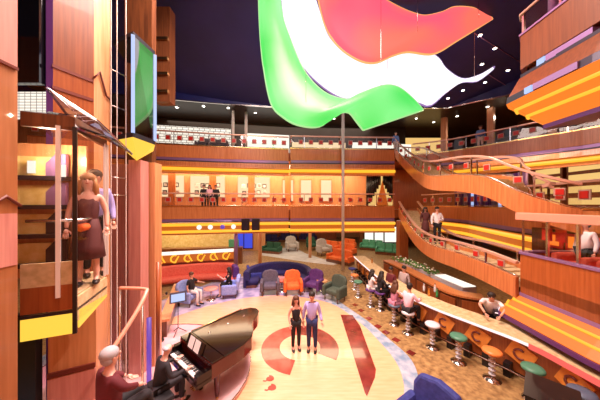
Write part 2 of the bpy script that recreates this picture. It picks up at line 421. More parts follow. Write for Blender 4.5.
emb_me = MB().box((0, -.02, .20), (.31, .03, .31)).build('emblem_plate', M['emblem_frame']).data
sq_me = MB().box((0, -.045, .20), (.22, .03, .22)).build('red_square', M['emblem']).data
for n in ('emblem_plate', 'red_square'):
    bpy.data.objects.remove(bpy.data.objects[n])
tcount = [2]
def fascia(path, prof_list):
    for prof, m in prof_list:
        tcount[0] += 1
        struct(MB().sweep(path, prof), 'trim_%d' % tcount[0], m)
def railing(path, h, label, step=.66, post=1.98, r=.035, emb=True, cap=None, group=None, es=1.0):
    loc = Vector(path[0]); t = thing('railing', label, 'railing', loc, 0, group)
    MB().sweep(path, [(.06, h - .05), (.06, h + .03), (-.06, h + .03), (-.06, h - .05)]).build('top_rail', cap or M['railcap'], t, True, .01)
    MB().tube([Vector(p) + Vector((0, 0, .04)) for p in path], .02, 6).build('bottom_rail', M['chrome'], t, True)
    MB().sweep(path, [(.012, .05), (.012, h - .05), (-.0, h - .05), (-.0, .05)]).build('glass_panel', M['glass'], t, True)
    for p, a in along(path, post):
        MB().box((p.x, p.y, p.z + h / 2), (.045, .045, h - .04), a).build('post', M['chrome'], t, True)
    if emb:
        for p, a in along(path, step):
            e = inst('emblem_plate', emb_me, t, p + Vector((0, 0, max(.05, h * .5 - .2 * es))) - loc, a)
            inst('red_square', sq_me, e, (0, 0, 0)); e.scale = (es, 1, es)
    return t
def cove(path, label, prof, tubes, m=None, mt=None):
    t = thing('cove_light', label, 'light', Vector(path[0]))
    MB().sweep(path, prof).build('housing', m or M['cove'], t, True)
    for o, z, r in tubes:
        MB().sweep(path, [(o + r * math.cos(a), z + r * math.sin(a)) for a in [k * PI / 4 for k in range(8)]], True).build('light_tube', mt or M['cove_y'], t, True)
    return t
def gallery(path, z, where):
    p = up(path, z)
    top = z + .32; bot = z - .62
    fascia(p, [([(.05, -.55), (.05, .22), (-.1, .22), (-.1, -.55)], M['wood']),
               ([(.08, .22), (.08, .27), (-.1, .27), (-.1, .22)], M['brass']),
               ([(.02, -.72), (.02, -.55), (-.1, -.55), (-.1, -.72)], M['lilac']),
               ([(.06, -.78), (.06, -.72), (-.1, -.72), (-.1, -.78)], M['darkmetal'])])
    if z > 6:
        fascia(p, [([(.08, -1.08), (.06, -.80), (-.1, -.80), (-.1, -1.08)], M['wood'])])
        cove(p, 'single yellow cove light glowing under the ' + where, [(-.15, -1.10), (.08, -1.10), (.02, -1.2), (.02, -1.36), (.08, -1.46), (-.15, -1.46)], [(.08, -1.27, .10)])
    else:
        cove(p, 'double yellow cove light glowing under the ' + where, [(-.15, -.80), (.08, -.80), (.02, -.86), (.02, -1.40), (.08, -1.46), (-.15, -1.46)], [(.10, -.92, .09), (.10, -1.36, .09)])
    fascia(p, [([(.06, -1.56), (.06, -1.48), (-.2, -1.48), (-.2, -1.56)], M['wood'])])
    return [q + Vector((0, 0, .27)) for q in p]
for path, where, z in ((PL, 'left wing of the middle gallery', Z2), (PC, 'centre of the middle gallery', Z2), (PL, 'left wing of the top gallery', Z3), (PC, 'centre of the top gallery', Z3), (PR3, 'right wing of the top gallery', Z3), (PR2, 'right wing of the middle gallery', Z2)):
    b = gallery(path, z, where)
    railing(b, .82, 'glass railing with square emblems along the ' + where)

# ---- middle gallery back wall, with pilasters, niches and framed photos
BW = [Vector((-16, 15.6, 0)), Vector((-9.6, 17.0, 0)), Vector((-1, 18.5, 0)), Vector((7, 18.7, 0))]
fascia(up(BW, Z2), [([(0, 0), (0, 3.4), (-.2, 3.4), (-.2, 0)], M['wood_tan'])])
for p, a in along(up(BW, Z2)[1:3], 2.9, 0.0):
    struct(MB().box((p.x, p.y - .1, p.z + 1.7), (.5, .22, 3.4), a), 'wall_pilaster', M['wood'])
def wallpos(px, path, z, out=.06):
    for i_, (a, b) in enumerate(zip(path, path[1:])):
        k = (px - 300) / F
        den = (b.x - a.x) - k * (b.y - a.y)
        t = (k * a.y - a.x) / den
        if -.001 <= t <= 1.001 or (t > 1 and i_ == len(path) - 2):
            p = a.lerp(b, t); ang = math.atan2(b.y - a.y, b.x - a.x)
            n = Vector((math.sin(ang), -math.cos(ang), 0))
            return Vector((p.x, p.y, z)) + n * out, ang
    raise ValueError(px)
photos_l = [(166, 'leftmost'), (208, 'second from the left'), (254, 'third from the left')]
for px, where in photos_l:
    p, a = wallpos(px, BW, Z2 + 1.75)
    t = thing('photo_display', 'lit cream display niche of small framed photos, %s on the gallery wall' % where, 'display', p, a)
    MB().box((0, 0, 0), (2.5, .06, 1.6)).build('backing', M['warm_lit'], t)
    for k in range(10):
        x = -.8 + (k % 5) * .4 + random.uniform(-.05, .05); z = (.1 if k < 5 else -.45) + random.uniform(-.05, .05)
        f = MB().box((x, -.045, z), (.3, .03, .34)).build('photo_frame', M['black' if (k * 7) % 3 else 'paper'], t)
        MB().box((x, -.065, z), (.2, .02, .22)).build('photo', M['c_grey' if k % 2 else 'paper'], f)
for px, where in ((288, 'left'), (306, 'centre left'), (326, 'right')):
    p, a = wallpos(px, BW, Z2 + 1.5)
    t = thing('wall_light_panel', 'glowing cream wall panel on the middle gallery, %s of the three' % where, 'light panel', p, a)
    MB().box((0, 0, 0), (1.0, .05, 1.9)).build('frame', M['wood'], t)
    MB().box((0, -.03, 0), (.85, .04, 1.7)).build('diffuser', M['warm_lit'], t)
# black drape niche with an orange fan between the drapes
p, a = wallpos(381, BW, Z2 + 1.4)
t = thing('drape_niche', 'black draped opening with orange fan shape near the stair head', 'drapes', p, a)
MB().box((0, .02, 0), (2.5, .04, 2.9)).build('backing', M['yellow_lit'], t)
for s in (-1, 1):
    mb = MB()
    for k in range(7):
        x0 = s * (1.2 - k * .17); L = 2.6 - .30 * k
        mb.lathe((x0, -.1, 1.35 - L), [(.1, 0), (.11, L * .5), (.1, L)], 8)
    mb.build('drape', M['black'], t)
MB().prism([(0, .9), (-.55, -1.4), (.55, -1.4)], -.03, .03).build('fan', M['diamond'], t).rotation_euler = (PI / 2, 0, 0)
bpy.data.objects['fan'].location = (0, -.22, 0)
# people of the middle gallery come later
# ---- top gallery back walls
BW3 = [Vector((-16, 15.8, 0)), Vector((-9.6, 17.0, 0)), Vector((-1, 18.5, 0)), Vector((7, 18.9, 0)), Vector((9, 19.2, 0))]
def panel3(x0, x1, z0, z1, m, name):
    a, ang = wallpos(x0, BW3, 0, .1); b, _ = wallpos(x1, BW3, 0, .1); c = (a + b) / 2
    return struct(MB().box((c.x, c.y, (z0 + z1) / 2), ((b - a).length, .1, z1 - z0), math.atan2(b.y - a.y, b.x - a.x)), name, m)
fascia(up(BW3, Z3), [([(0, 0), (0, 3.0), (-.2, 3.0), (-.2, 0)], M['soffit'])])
panel3(150, 231, Z3 + .2, Z3 + 2.35, M['lattice'], 'wall_panel')
panel3(246, 289, Z3 + .2, Z3 + 2.1, M['white_lit'], 'wall_panel')
panel3(292, 345, Z3 + .2, Z3 + 1.55, M['warm_lit'], 'wall_panel')
panel3(352, 394, Z3 + .2, Z3 + 1.6, M['white_lit'], 'wall_panel')
panel3(399, 410, Z3 + .2, Z3 + 1.55, M['white_lit'], 'wall_panel')
for px, dd in ((233, 15.6), (246, 15.9), (343, 14.95)):
    c = D(px, 140, dd)
    zz = 0 if px == 343 else Z3
    struct(MB().lathe((c.x, c.y, zz), [(.10, 0), (.10, 10.9 - zz)], 16), 'column', M['white_paint'])
# yellow lit wall and columns beyond the stair head (top gallery, right)
struct(MB().box((10.2, 19.5, Z3 + 1.1), (4.6, .2, 2.2)), 'wall_panel', M['yellow_lit'])
for x, y in ((10.9, 17.0), (12.9, 15.2), (14.6, 13.0)):
    struct(MB().box((x, y, Z3 + 1.5), (.35, .35, 3.0), .6), 'column', M['wood_tan'])
struct(MB().box((17.5, 10, Z3 + 1.5), (.2, 16, 3)), 'wall_right', M['wood_dark'])
# middle gallery, right wing: purple curtained shopfront and dark shelves
struct(MB().box((16.4, 11, Z2 + 1.65), (.2, 17, 3.3)), 'wall_right', M['wood_dark'])
struct(MB().box((10.6, 18.4, Z2 + 1.6), (6, .2, 3.2)), 'wall_back', M['wood_red'])
t = thing('curtain', 'violet pleated curtain with bright light gaps behind the stair', 'curtain', (10.5, 11.8, Z2))
for k in range(12):
    y = -1.2 + k * .38
    MB().lathe((.1 * (k % 2) - .02 * k, y, 0), [(.17, 0), (.19, 1.1), (.17, 1.9)], 8).build('pleat', M['purple_trim' if k % 3 else 'lilac'], t)
for y in (11.2, 13.0):
    o = tag(MB().box((9.96, y, Z2 + .95), (.06, .14, 1.7)).build('light_strip', M['screen']), 'blue white light strip between curtain pleats, ' + ('nearer' if y < 12 else 'farther'), 'light')
for i, y in enumerate((10.4, 12.2, 14.0)):
    t = thing('display_shelf', 'dark wood shelf with amber lit backs on right wing, %s' % ['nearest the frame edge', 'middle one', 'farthest one'][i], 'shelf', (15.6, y, Z2))
    MB().box((0, 0, 1.35), (.4, 1.6, 2.7)).build('carcass', M['wood_dark'], t)
    for z in (.55, 1.2, 1.85, 2.4): MB().box((-.21, 0, z), (.06, 1.35, .36)).build('lit_back', M['yellow_lit'], t)

# ---- downlights
def downlight(x, y, z, i, where):
    t = thing('downlight', 'small round downlight in the ' + where, 'light', (x, y, z), 0, 'downlights in the ' + where)
    MB().lathe((0, 0, -.02), [(.11, 0), (.13, .02), (.11, .03)], 14).build('bezel', M['chrome'], t)
    MB().lathe((0, 0, -.035), [(.075, 0), (.085, .02)], 12).build('lamp', M['spot'], t)
for px, py in ((480, 35), (495, 48), (482, 64), (508, 70), (485, 82), (463, 90), (514, 87), (485, 96), (470, 101), (492, 105), (448, 98), (455, 112)):
    d = (CZ + 9 * SL - CH) / ((HZ - py) / F + SL)
    if d < 15: downlight((px - 300) / F * d, d, ceil_z(d), 0, 'navy atrium ceiling')
for px in (163, 187, 212, 233, 256, 275, 300, 330, 352, 375, 400, 420):
    p, a = wallpos(px, BW3, 10.9, 1.6 + .5 * (px % 3)); downlight(p.x, p.y, 10.9, 0, 'bronze soffit over the top gallery')
for x, y in ((12.5, 15), (13.6, 14.5), (14.5, 12), (15.8, 11.5), (11.6, 16.6)):
    downlight(x, y, 10.9, 0, 'soffit over the right wing')
for k, (pa, pb) in enumerate((((474, 33), (520, 62)), ((486, 73), (513, 90)))):
    q = [D(px, py, (CZ - .04 + 9 * SL - CH) / ((HZ - py) / F + SL)) for px, py in (pa, pb)]
    o = MB().tube(q, .02, 6).build('ceiling_track', M['lilac']); tag(o, 'thin pale track line on navy ceiling, ' + ('upper' if k == 0 else 'lower') + ' of two', 'ceiling track')

# ------------------------------------------------------------------ hanging light ribbons
def ribbon(name, label, A, B, d0, d1, m, me, bow=.35):
    A = smooth([Vector((x, y, 0)) for x, y in A], 5); B = smooth([Vector((x, y, 0)) for x, y in B], 5)
    n = 60
    def res(P):
        L = [0]
        for a, b in zip(P, P[1:]): L.append(L[-1] + (b - a).length)
        out = []; i = 0
        for k in range(n + 1):
            s = L[-1] * k / n
            while i < len(P) - 2 and L[i + 1] < s: i += 1
            out.append(P[i].lerp(P[i + 1], (s - L[i]) / max(1e-6, L[i + 1] - L[i])))
        return out
    A = res(A); B = res(B); c = 8; vs = []
    for k in range(n + 1):
        t = k / n
        for j in range(c + 1):
            u = j / c; q = A[k].lerp(B[k], u)
            d = d0 + (d1 - d0) * t + bow * math.sin(2 * PI * t) - .45 * math.sin(PI * u) * (1 - t * .5) + .35 * u
            vs.append(D(q.x, q.y, d))
    fs = [(k * (c + 1) + j, k * (c + 1) + j + 1, (k + 1) * (c + 1) + j + 1, (k + 1) * (c + 1) + j) for k in range(n) for j in range(c)]
    cen = sum(vs, Vector((0, 0, 0))) / len(vs); zt = max(v.z for v in vs)
    t = thing(name, label, 'hanging light', cen)
    mb = MB(); mb.add(vs, fs, True); o = mb.build('panel', m, t, True)
    sm = o.modifiers.new('s', 'SOLIDIFY'); sm.thickness = .07; sm.offset = 0
    ring = [vs[k * (c + 1)] for k in range(n + 1)]; ring2 = [vs[k * (c + 1) + c] for k in range(n + 1)]
    for r_ in (ring, ring2): MB().tube(r_, .045, 6).build('edge_trim', me, t, True)
    MB().tube([vs[n * (c + 1) + j] for j in range(c + 1)], .045, 6).build('edge_trim', me, t, True)
    for k, j in ((3, 4), (int(n * .55), 4), (int(n * .93), 4)):
        p = vs[k * (c + 1) + j]
        if p.z < ceil_z(p.y) - .1: MB().tube([p, (p.x, p.y, ceil_z(p.y))], .008, 5).build('cable', M['chrome'], t, True)
    return t
GA = [(259, -8), (260, 25), (263, 62), (271, 103), (283, 117), (298, 125), (319, 126.5), (335, 115), (348, 112), (356, 121), (363, 130)]
GB = [(279, -8), (282, 15), (288, 34), (304, 71), (325, 93), (348, 100), (358, 95), (383, 86), (398, 87.5), (412, 98), (423, 110)]
ribbon('hanging_ribbon_light', 'glowing green wavy ribbon hanging lowest under the ceiling', GA, GB, 8.0, 9.4, M['rib_g'], M['rib_ge'])
WA = [(281, -8), (286, 31), (298, 60), (319, 84), (346, 99), (375, 90), (395, 96), (418, 103), (430, 106), (445, 93), (461, 82), (477, 81), (493, 69)]
WB = [(313, -8), (321, 17), (329, 38), (346, 54), (367, 63), (383, 60), (404, 52), (425, 52), (438, 58), (446, 69), (462, 79), (479, 75.5), (494, 67)]
ribbon('hanging_ribbon_light', 'glowing white wavy ribbon with pointed tail hanging between green and red', WA, WB, 8.8, 10.6, M['rib_w'], M['rib_we'])
RA = [(317, -8), (325, 25), (338, 46), (358, 60), (375, 63), (392, 56), (408, 52), (433, 54), (458, 40), (492, 19)]
RB = [(370, -8), (385, 0), (400, 8), (412, 13), (425, 16), (442, 12.5), (454, 7.5), (471, 8), (482, 12), (491, 17.5)]
ribbon('hanging_ribbon_light', 'glowing red and orange wavy ribbon hanging topmost under the ceiling', RA, RB, 8.6, 10.0, M['rib_r'], M['rib_re'])

# ------------------------------------------------------------------ right side: stairs and balconies
def stair(path, label, wid, fas_h, rail_h, rl, rf, emb=True):
    p = smooth(path, 6)
    t = thing('staircase', label, 'staircase', p[0])
    MB().sweep(p, [(.06, -fas_h), (.06, 0), (-.06, 0), (-.06, -fas_h)], ).build('fascia', M['wood'], t, True)
    q = [a - n * wid for a, n in frames(p)]
    MB().sweep(q, [(.06, -fas_h), (.06, 0), (-.06, 0), (-.06, -fas_h)]).build('fascia', M['wood'], t, True)
    MB().sweep(p, [(0, -fas_h + .05), (0, -fas_h + .1), (-wid, -fas_h + .1), (-wid, -fas_h + .05)]).build('soffit', M['wood_red'], t, True)
    # treads: level pieces along the path
    L = along(p, .3)
    mb = MB()
    for c, a in L:
        n = Vector((math.sin(a), -math.cos(a), 0)); cc = c - n * (wid / 2)
        mb.box((cc.x, cc.y, c.z - .22), (.33, wid - .14, .16), a)
    mb.build('tread', M['carpet_sand'], t, True)
    railing(p, rail_h, rl, .78, 1.56, emb=emb, es=.68)
    railing(q, rail_h, rf, .78, 1.56, emb=False)
    return p, q
# lower flight: middle gallery down to the near right balcony
low = [Vector((6.75, 15.3, 4.15)), Vector((6.35, 13.6, 3.55)), Vector((6.0, 11.6, 2.85)), Vector((5.85, 10.0, 2.58)), Vector((5.85, 8.4, 2.58)), Vector((5.95, 7.2, 2.5)), Vector((6.08, 6.3, 2.35))]
stair(low, 'lower curved wood staircase descending from middle gallery to near balcony', 1.15, .58, .42, 'rail with red squares on bar side of the lower staircase', 'plain rail on wall side of the lower staircase')
upper = [Vector((6.5, 15.35, 8.15)), Vector((6.85, 14.9, 7.46)), Vector((6.55, 12.8, 6.45)), Vector((6.05, 10.5, 5.72)), Vector((6.0, 8.3, 5.47)), Vector((6.1, 7.3, 5.24)), Vector((6.3, 6.75, 4.88)), Vector((6.55, 6.38, 4.62)), Vector((6.95, 5.97, 4.36)), Vector((7.25, 5.8, 4.24))]
stair(upper, 'upper curved wood staircase descending from top gallery past a landing', 1.3, .62, .68, 'rail with red squares on atrium side of the upper staircase', 'plain rail on wall side of the upper staircase')

def near_balcony(z0, z1, zr, label, up_):
    """protruding balcony: straight front along depth with a turned far end"""
    path = [Vector((8.4, 6.5, 0)), Vector((6.35, 6.45, 0)), Vector((6.12, 6.25, 0)), Vector((6.1, 4.5, 0)), Vector((6.3, 2.5, 0)), Vector((6.6, 0.3, 0))]
    return path
BP = near_balcony(0, 0, 0, '', True)
# middle balcony
b = up(BP, 0)
fascia(b, [([(0, 2.12), (0, 3.02), (-.12, 3.02), (-.12, 2.12)], M['wood_bal']),
           ([(.03, 3.02), (.03, 3.07), (-.14, 3.07), (-.14, 3.02)], M['lilac']),
           ([(-.06, 1.95), (-.06, 2.12), (-.3, 2.12), (-.3, 1.95)], M['purple_trim']),
           ([(.02, 1.86), (.02, 1.95), (-.3, 1.95), (-.3, 1.86)], M['lilac'])])
poly = [(p.x, p.y) for p in BP] + [(12.5, .3), (12.5, 6.5)]
struct(MB().prism(poly, 1.95, 2.35), 'gallery_floor', M['wood_red'])
t = thing('railing', 'salmon capped glass balustrade over near right wood panel', 'railing', BP[1])
MB().sweep(BP[1:], [(.10, 3.96), (.10, 4.16), (-.2, 4.16), (-.2, 3.96)]).build('top_rail', M['pinkrail'], t, True, .015)
MB().sweep(BP[1:], [(-.03, 3.07), (-.03, 3.96), (-.045, 3.96), (-.045, 3.07)]).build('glass_panel', M['glass'], t, True)
for p, a in along(BP[1:], .62, .3): MB().box((p.x + .08, p.y, 3.5), (.05, .05, .92), a).build('post', M['chrome'], t, True)
for px in (547, 557):
    MB().box((6.3 + .1 * (px - 547) / 10, 6.3 / ((px - 300) / F), 3.62), (.05, .2, .3)).build('emblem_plate', M['emblem'], t, True)
# canopy above the bar: sloping orange face with two bright tubes
CP = [Vector((p.x, p.y, 0)) for p in BP[1:]]
t = cove(CP, 'orange sloping bar canopy with two yellow tubes below near balcony', [(.0, 1.86), (.42, 1.36), (.36, 1.30), (-.6, 1.30), (-.6, 1.86)], [(.13, 1.73, .032), (.27, 1.55, .032)], M['cove_r'])
MB().sweep(CP, [(.44, 1.22), (.44, 1.33), (-.3, 1.33), (-.3, 1.22)]).build('lip', M['purple_trim'], t, True)
MB().sweep(CP[:2], [(.445, 1.27), (.465, 1.27), (.465, 1.32), (.445, 1.32)]).build('lip_light', M['white_strip'], t, True)
# top balcony
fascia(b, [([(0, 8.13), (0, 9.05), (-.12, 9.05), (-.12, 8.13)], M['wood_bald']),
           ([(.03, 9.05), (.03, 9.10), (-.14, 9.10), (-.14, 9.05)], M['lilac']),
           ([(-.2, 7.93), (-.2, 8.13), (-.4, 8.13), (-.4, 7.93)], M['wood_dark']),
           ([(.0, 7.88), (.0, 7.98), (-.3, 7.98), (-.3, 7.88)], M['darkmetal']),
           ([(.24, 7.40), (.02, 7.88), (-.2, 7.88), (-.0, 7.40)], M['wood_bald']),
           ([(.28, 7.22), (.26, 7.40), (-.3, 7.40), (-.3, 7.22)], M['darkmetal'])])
struct(MB().prism([(p.x + .2, p.y - .05) for p in BP] + [(12.5, .3), (12.5, 6.4)], 7.45, 8.2), 'gallery_floor', M['wood_red'])
for z, nm in ((8.03, 'upper'), (7.31, 'lower')):
    for y0, y1 in ((4.7, 5.6), ):
        o = MB().box((6.05 + (.14 if z > 8 else -.18), (y0 + y1) / 2, z), (.16, y1 - y0, .15)).build('light_fitting', M['lilac']); tag(o, 'lilac bar fitting in the %s slot of the top right balcony' % nm, 'light fitting')
        o = MB().box((6.05 + (.14 if z > 8 else -.18), y1 + .12, z), (.17, .18, .15)).build('slot_lamp', M['screen']); tag(o, 'small bright lamp in the %s slot of the top right balcony' % nm, 'lamp')
t = cove(CP, 'orange underside cove with yellow tubes below top right balcony', [(.28, 7.22), (-.45, 6.52), (-.6, 6.52), (-.6, 7.22)], [(.08, 7.03, .045), (-.14, 6.82, .045)], M['cove_r'])
MB().sweep(CP, [(-.42, 6.42), (-.42, 6.53), (-1.0, 6.56), (-1.0, 6.42)]).build('lip', M['purple_trim'], t, True)
t = thing('railing', 'chrome and glass rail on top right balcony edge', 'railing', BP[1] + Vector((0, 0, 9.1)))
MB().tube(up(BP[1:], 9.65), .035, 8).build('top_rail', M['railcap'], t, True)
for p, a in along(BP[1:], .8, .35): MB().box((p.x + .05, p.y, 9.38), (.05, .05, .55), a).build('post', M['chrome'], t, True)
MB().sweep(up(BP[1:], 9.1), [(-.03, 0), (-.03, .52), (-.045, .52), (-.045, 0)]).build('glass_panel', M['glass'], t, True)
struct(MB().lathe((6.3, 5.6, 9.1), [(.09, 0), (.09, CZ - 9.1)], 14), 'column', M['lilac'])
# ------------------------------------------------------------------ left side: wall end, lift shaft and glass lifts
struct(MB().box((-3.2, 1.0, 7.0), (.3, 2.86, 14)), 'wall_left', M['wood_tan2'])
struct(MB().prism([(-3.06, .2), (-3.06, 2.42), (-3.04, 2.42), (-3.04, .2)], 5.85, 7.4), 'wall_left', M['wood_pink'])
struct(MB().prism([(-3.06, .2), (-3.06, 2.42), (-3.04, 2.42), (-3.04, .2)], 3.75, 4.3), 'wall_left', M['wood_pink'])
mb = MB()
zz = [(-3.03, 1.0 + .12 * k, 4.38 + (.1 if k % 2 else 0)) for k in range(13)]
mb.tube(zz, .018, 5); struct(mb, 'trim_80', M['zig'])
for z in (5.85, 7.4): struct(MB().box((-3.035, 1.3, z), (.02, 2.24, .03)), 'trim_81', M['zig'])
# black glass between wall end and shaft cladding
struct(MB().box((-5.7, 4.12, 9.4), (1.96, .1, 5.6)), 'wall_shaft', M['blackgloss'])
struct(MB().box((-5.35, 4.3, 6.28), (1.3, .06, .5)), 'wall_panel', M['lattice_fine'])  # added glowing panel in place of the top gallery lattice showing here
# shaft cladding: oblique wood face then pale return
def vface(p0, p1, z0, z1, th=.08):
    a = Vector((p0[0], p0[1], 0)); b = Vector((p1[0], p1[1], 0)); n = Vector(((b - a).y, -(b - a).x, 0)).normalized() * -th
    return MB().prism([(a.x, a.y), (b.x, b.y), (b.x + n.x, b.y + n.y), (a.x + n.x, a.y + n.y)], z0, z1)
def at(px, d): return ((px - 300) / F * d, d)
SA, SB, SC = at(53, 4.2), at(94, 4.75), at(110, 5.1)
struct(vface(at(46, 4.15), SA, 0, CZ), 'wall_shaft', M['purple_trim'])
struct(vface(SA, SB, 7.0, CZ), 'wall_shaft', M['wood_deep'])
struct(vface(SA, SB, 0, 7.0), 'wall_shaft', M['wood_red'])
struct(vface(SB, SC, 0, CZ), 'wall_shaft', M['wood_tan'])
def lerp2(a, b, t): return (a[0] + (b[0] - a[0]) * t, a[1] + (b[1] - a[1]) * t)
for z in (6.95, 6.55):
    struct(vface((SA[0] + .01, SA[1] - .02), (SB[0] + .01, SB[1] - .02), z, z + .06, .04), 'trim_82', M['zig'])
zz = [Vector((*lerp2(SB, SC, t), z)) + Vector((.03, -.03, 0)) for t, z in ((0, 7.05), (.35, 7.25), (.75, 6.8), (1, 6.75))]
struct(MB().tube(zz, .02, 5), 'trim_83', M['zig'])
# pale rose base panels under the lift
PA, PB = at(48, 3.72), at(96, 4.0)
struct(vface(PA, PB, 0, 2.62), 'wall_shaft', M['wood_tan'])
struct(vface(PB, at(108, 4.5), 0, 2.9), 'wall_shaft', M['wood_tan'])
struct(vface((PA[0] + .01, PA[1] - .03), (PB[0] + .01, PB[1] - .03), 1.52, 1.6, .05), 'trim_84', M['zig'])
struct(vface((PA[0] + .01, PA[1] - .02), (PB[0] + .01, PB[1] - .02), .2, 1.5, .04), 'wall_shaft', M['wood_pink'])
struct(MB().box((-5.42, 3.68, 1.3), (2.3, .1, 2.6)), 'wall_shaft', M['black'])

# glass lift 1 (near, couple inside)
E0 = at(20, 2.80); E1 = at(75, 3.0); E2 = at(107, 3.9)
z_b, z_f, z_t = 2.68, 3.16, 5.42
car = thing('glass_lift', 'near glass lift car with a couple inside beside wood pillar', 'lift', (-3.5, 3.4, z_b))
back = [(-4.6, 3.0), (-4.7, 3.6), (-4.1, 4.3)]
foot = [E0, E1, E2, (-3.7, 4.25), (-4.3, 3.9)]
MB().prism([lerp2(p, (-3.7, 3.5), .05) for p in foot], z_f - .1, z_f).build('car_floor', M['carpet_sand'], car, True)
vface(E0, lerp2(E0, E1, .96), z_b, z_b + .27, .03).build('lit_skirt', M['skirt'], car, True)
a_, b_ = lerp2(E1, E2, .10), E2
mb = MB(); mb.add([(a_[0], a_[1], z_b + .02), (b_[0], b_[1], z_b + .12), (b_[0], b_[1], z_b + .16), (a_[0], a_[1], z_b + .27), (a_[0] - .05, a_[1] + .02, z_b + .02), (b_[0] - .05, b_[1], z_b + .12), (b_[0] - .05, b_[1], z_b + .16), (a_[0] - .05, a_[1] + .02, z_b + .27)],
    [(0, 1, 2, 3), (7, 6, 5, 4), (0, 4, 5, 1), (1, 5, 6, 2), (2, 6, 7, 3), (3, 7, 4, 0)]); mb.build('lit_skirt', M['skirt'], car, True)
vface(E0, E1, z_b + .27, z_b + .31, .04).build('skirt_trim', M['darkmetal'], car, True)
vface(E1, E2, z_b + .27, z_b + .31, .04).build('skirt_trim', M['darkmetal'], car, True)
vface(E0, E1, z_b + .33, 3.34, .03).build('apron', M['wood_red'], car, True)
vface(E0, E1, 3.34, 3.64, .03).build('kick_plate', M['carpet_sand'], car, True)
vface(E1, E2, z_f - .35, z_f - .02, .03).build('apron', M['carpet_sand'], car, True)
vface(E0, E1, 3.64, z_t, .012).build('glass_panel', M['glass_lift'], car, True)
vface(E1, E2, z_f, z_t, .012).build('glass_panel', M['glass_lift'], car, True)
for p, r, m in ((E1, .022, 'black'), (E2, .02, 'white_paint'), (lerp2(E0, E1, .68), .022, 'white_paint'), (lerp2(E1, E2, .90), .014, 'white_paint')):
    MB().box((p[0], p[1], (z_b + z_t) / 2 + (.25 if m != 'black' else -.0)), (r * 2, r * 2, z_t - z_b - (.5 if m != 'black' else 0)), .6).build('corner_post', M[m], car, True)
ht = 4.18
MB().tube([(E0[0], E0[1] + .06, ht), (E1[0] - .03, E1[1] + .07, ht), (E2[0] - .06, E2[1], ht)], .02, 8).build('handrail', M['chrome'], car, True)
MB().tube([(E1[0] - .12, E1[1] + .2, ht - .12), (E2[0] - .12, E2[1] - .1, ht - .12)], .06, 8).build('orange_reflection', M['orange_f'], car, True)  # orange bar stands in for a reflection in the lift
# roof: flat band and sloping grey glass hood
for a_, b_ in ((E0, E1), (E1, E2)): vface(a_, b_, z_t - .04, z_t + .14, .05).build('roof_band', M['wood_dark'], car, True)
ap = Vector((-3.9, 3.5, z_t + .4)); mb = MB()
rr = [Vector((p[0], p[1], z_t + .14)) for p in foot]
mb.add(rr + [ap], [(i, (i + 1) % 5, 5) for i in range(5)]); mb.build('roof_hood', M['glass_smoke'], car, True)
mb = MB(); hv = [D(45, 88, 3.35), D(76, 129, 2.97), D(108, 141, 3.8), D(132, 155, 4.4), D(98, 122, 3.9)]
mb.add(hv + [v + Vector((0, .03, .03)) for v in hv], [(0, 1, 2, 3, 4), (9, 8, 7, 6, 5)] + [(i, (i + 1) % 5, 5 + (i + 1) % 5, 5 + i) for i in range(5)]); mb.build('hood_fin', M['glass_smoke'], car, True)
MB().tube([hv[0], hv[4], hv[3]], .012, 6).build('hood_rib', M['chrome'], car, True)
MB().tube([rr[1], ap], .02, 6).build('hood_rib', M['chrome'], car, True)
# back wall of the car: gold panels and dark stepped brackets
b0 = Vector((-4.72, 3.75, 0)); b1 = Vector((-3.75, 3.95, 0))
vface((b0.x, b0.y), (b1.x, b1.y), z_f, z_t, .04).build('back_wall', M['wood_tan'], car, True)
aa = math.atan2(b1.y - b0.y, b1.x - b0.x)
for k in range(4):
    z = z_f + .42 + .48 * k
    c = b0.lerp(b1, .3); MB().box((c.x, c.y - .06, z), (.5, .04, .34), aa).build('gold_panel', M['gold'], car, True)
    c = b0.lerp(b1, .40); MB().box((c.x, c.y - .10, z - .19), (.82, .14, .07), aa).build('dark_ledge', M['darkmetal'], car, True)
    c = b0.lerp(b1, .63); mb = MB(); mb.prism([(-.12, -.17), (.16, -.17), (.16, .22), (.02, .22), (-.12, .06)], -.03, .03)
    o = mb.build('stepped_bracket', M['lilac' if k > 1 else 'darkmetal'], car); o.location = Vector((c.x, c.y - .09, z)) - car.location; o.rotation_euler = (PI / 2, 0, aa)
c = b0.lerp(b1, .55)
for px_, z in ((.38, 5.0), (.8, 4.95)):
    c = b0.lerp(b1, px_); MB().box((c.x, c.y - .18, z), (.1, .02, .2), aa).build('wall_light', M['white_lit'], car, True)

# glass lift 2 (farther, higher, green ribbon reflection painted in as a glowing shape)
F0, F1, F2 = at(113, 5.5), at(133, 5.2), at(155, 5.9)
zb2, zt2 = 5.45, 8.3
car2 = thing('glass_lift', 'far narrow glass lift car with yellow lit underside, higher up', 'lift', (F1[0], F1[1], zb2))
ft = [F0, F1, F2, (F2[0] - .5, F2[1] + .7), (F0[0] - .2, F0[1] + .7)]
vs_ = [Vector((*p, zb2 + .5)) for p in ft] + [Vector((F1[0] - .1, F1[1] + .25, zb2))]
MB().add(vs_, [(0, 1, 5), (1, 2, 5), (2, 3, 5), (3, 4, 5), (4, 0, 5), (0, 1, 2, 3, 4)]).build('lit_underside', M['skirt'], car2, True)
MB().prism(ft, zb2 + .5, zb2 + .62).build('car_floor', M['darkmetal'], car2, True)
vface(F1, F2, zb2 + .62, zt2, .012).build('glass_panel', M['glass_smoke'], car2, True)
vface(F0, F1, zb2 + .62, zt2, .012).build('glass_panel', M['glass_lift'], car2, True)
for p in (F1, F2): MB().box((p[0], p[1], (zb2 + .6 + zt2) / 2), (.07, .07, zt2 - zb2 - .6), .6).build('corner_post', M['screen'], car2, True)
MB().prism(ft, zt2, zt2 + .1).build('car_roof', M['darkmetal'], car2, True)
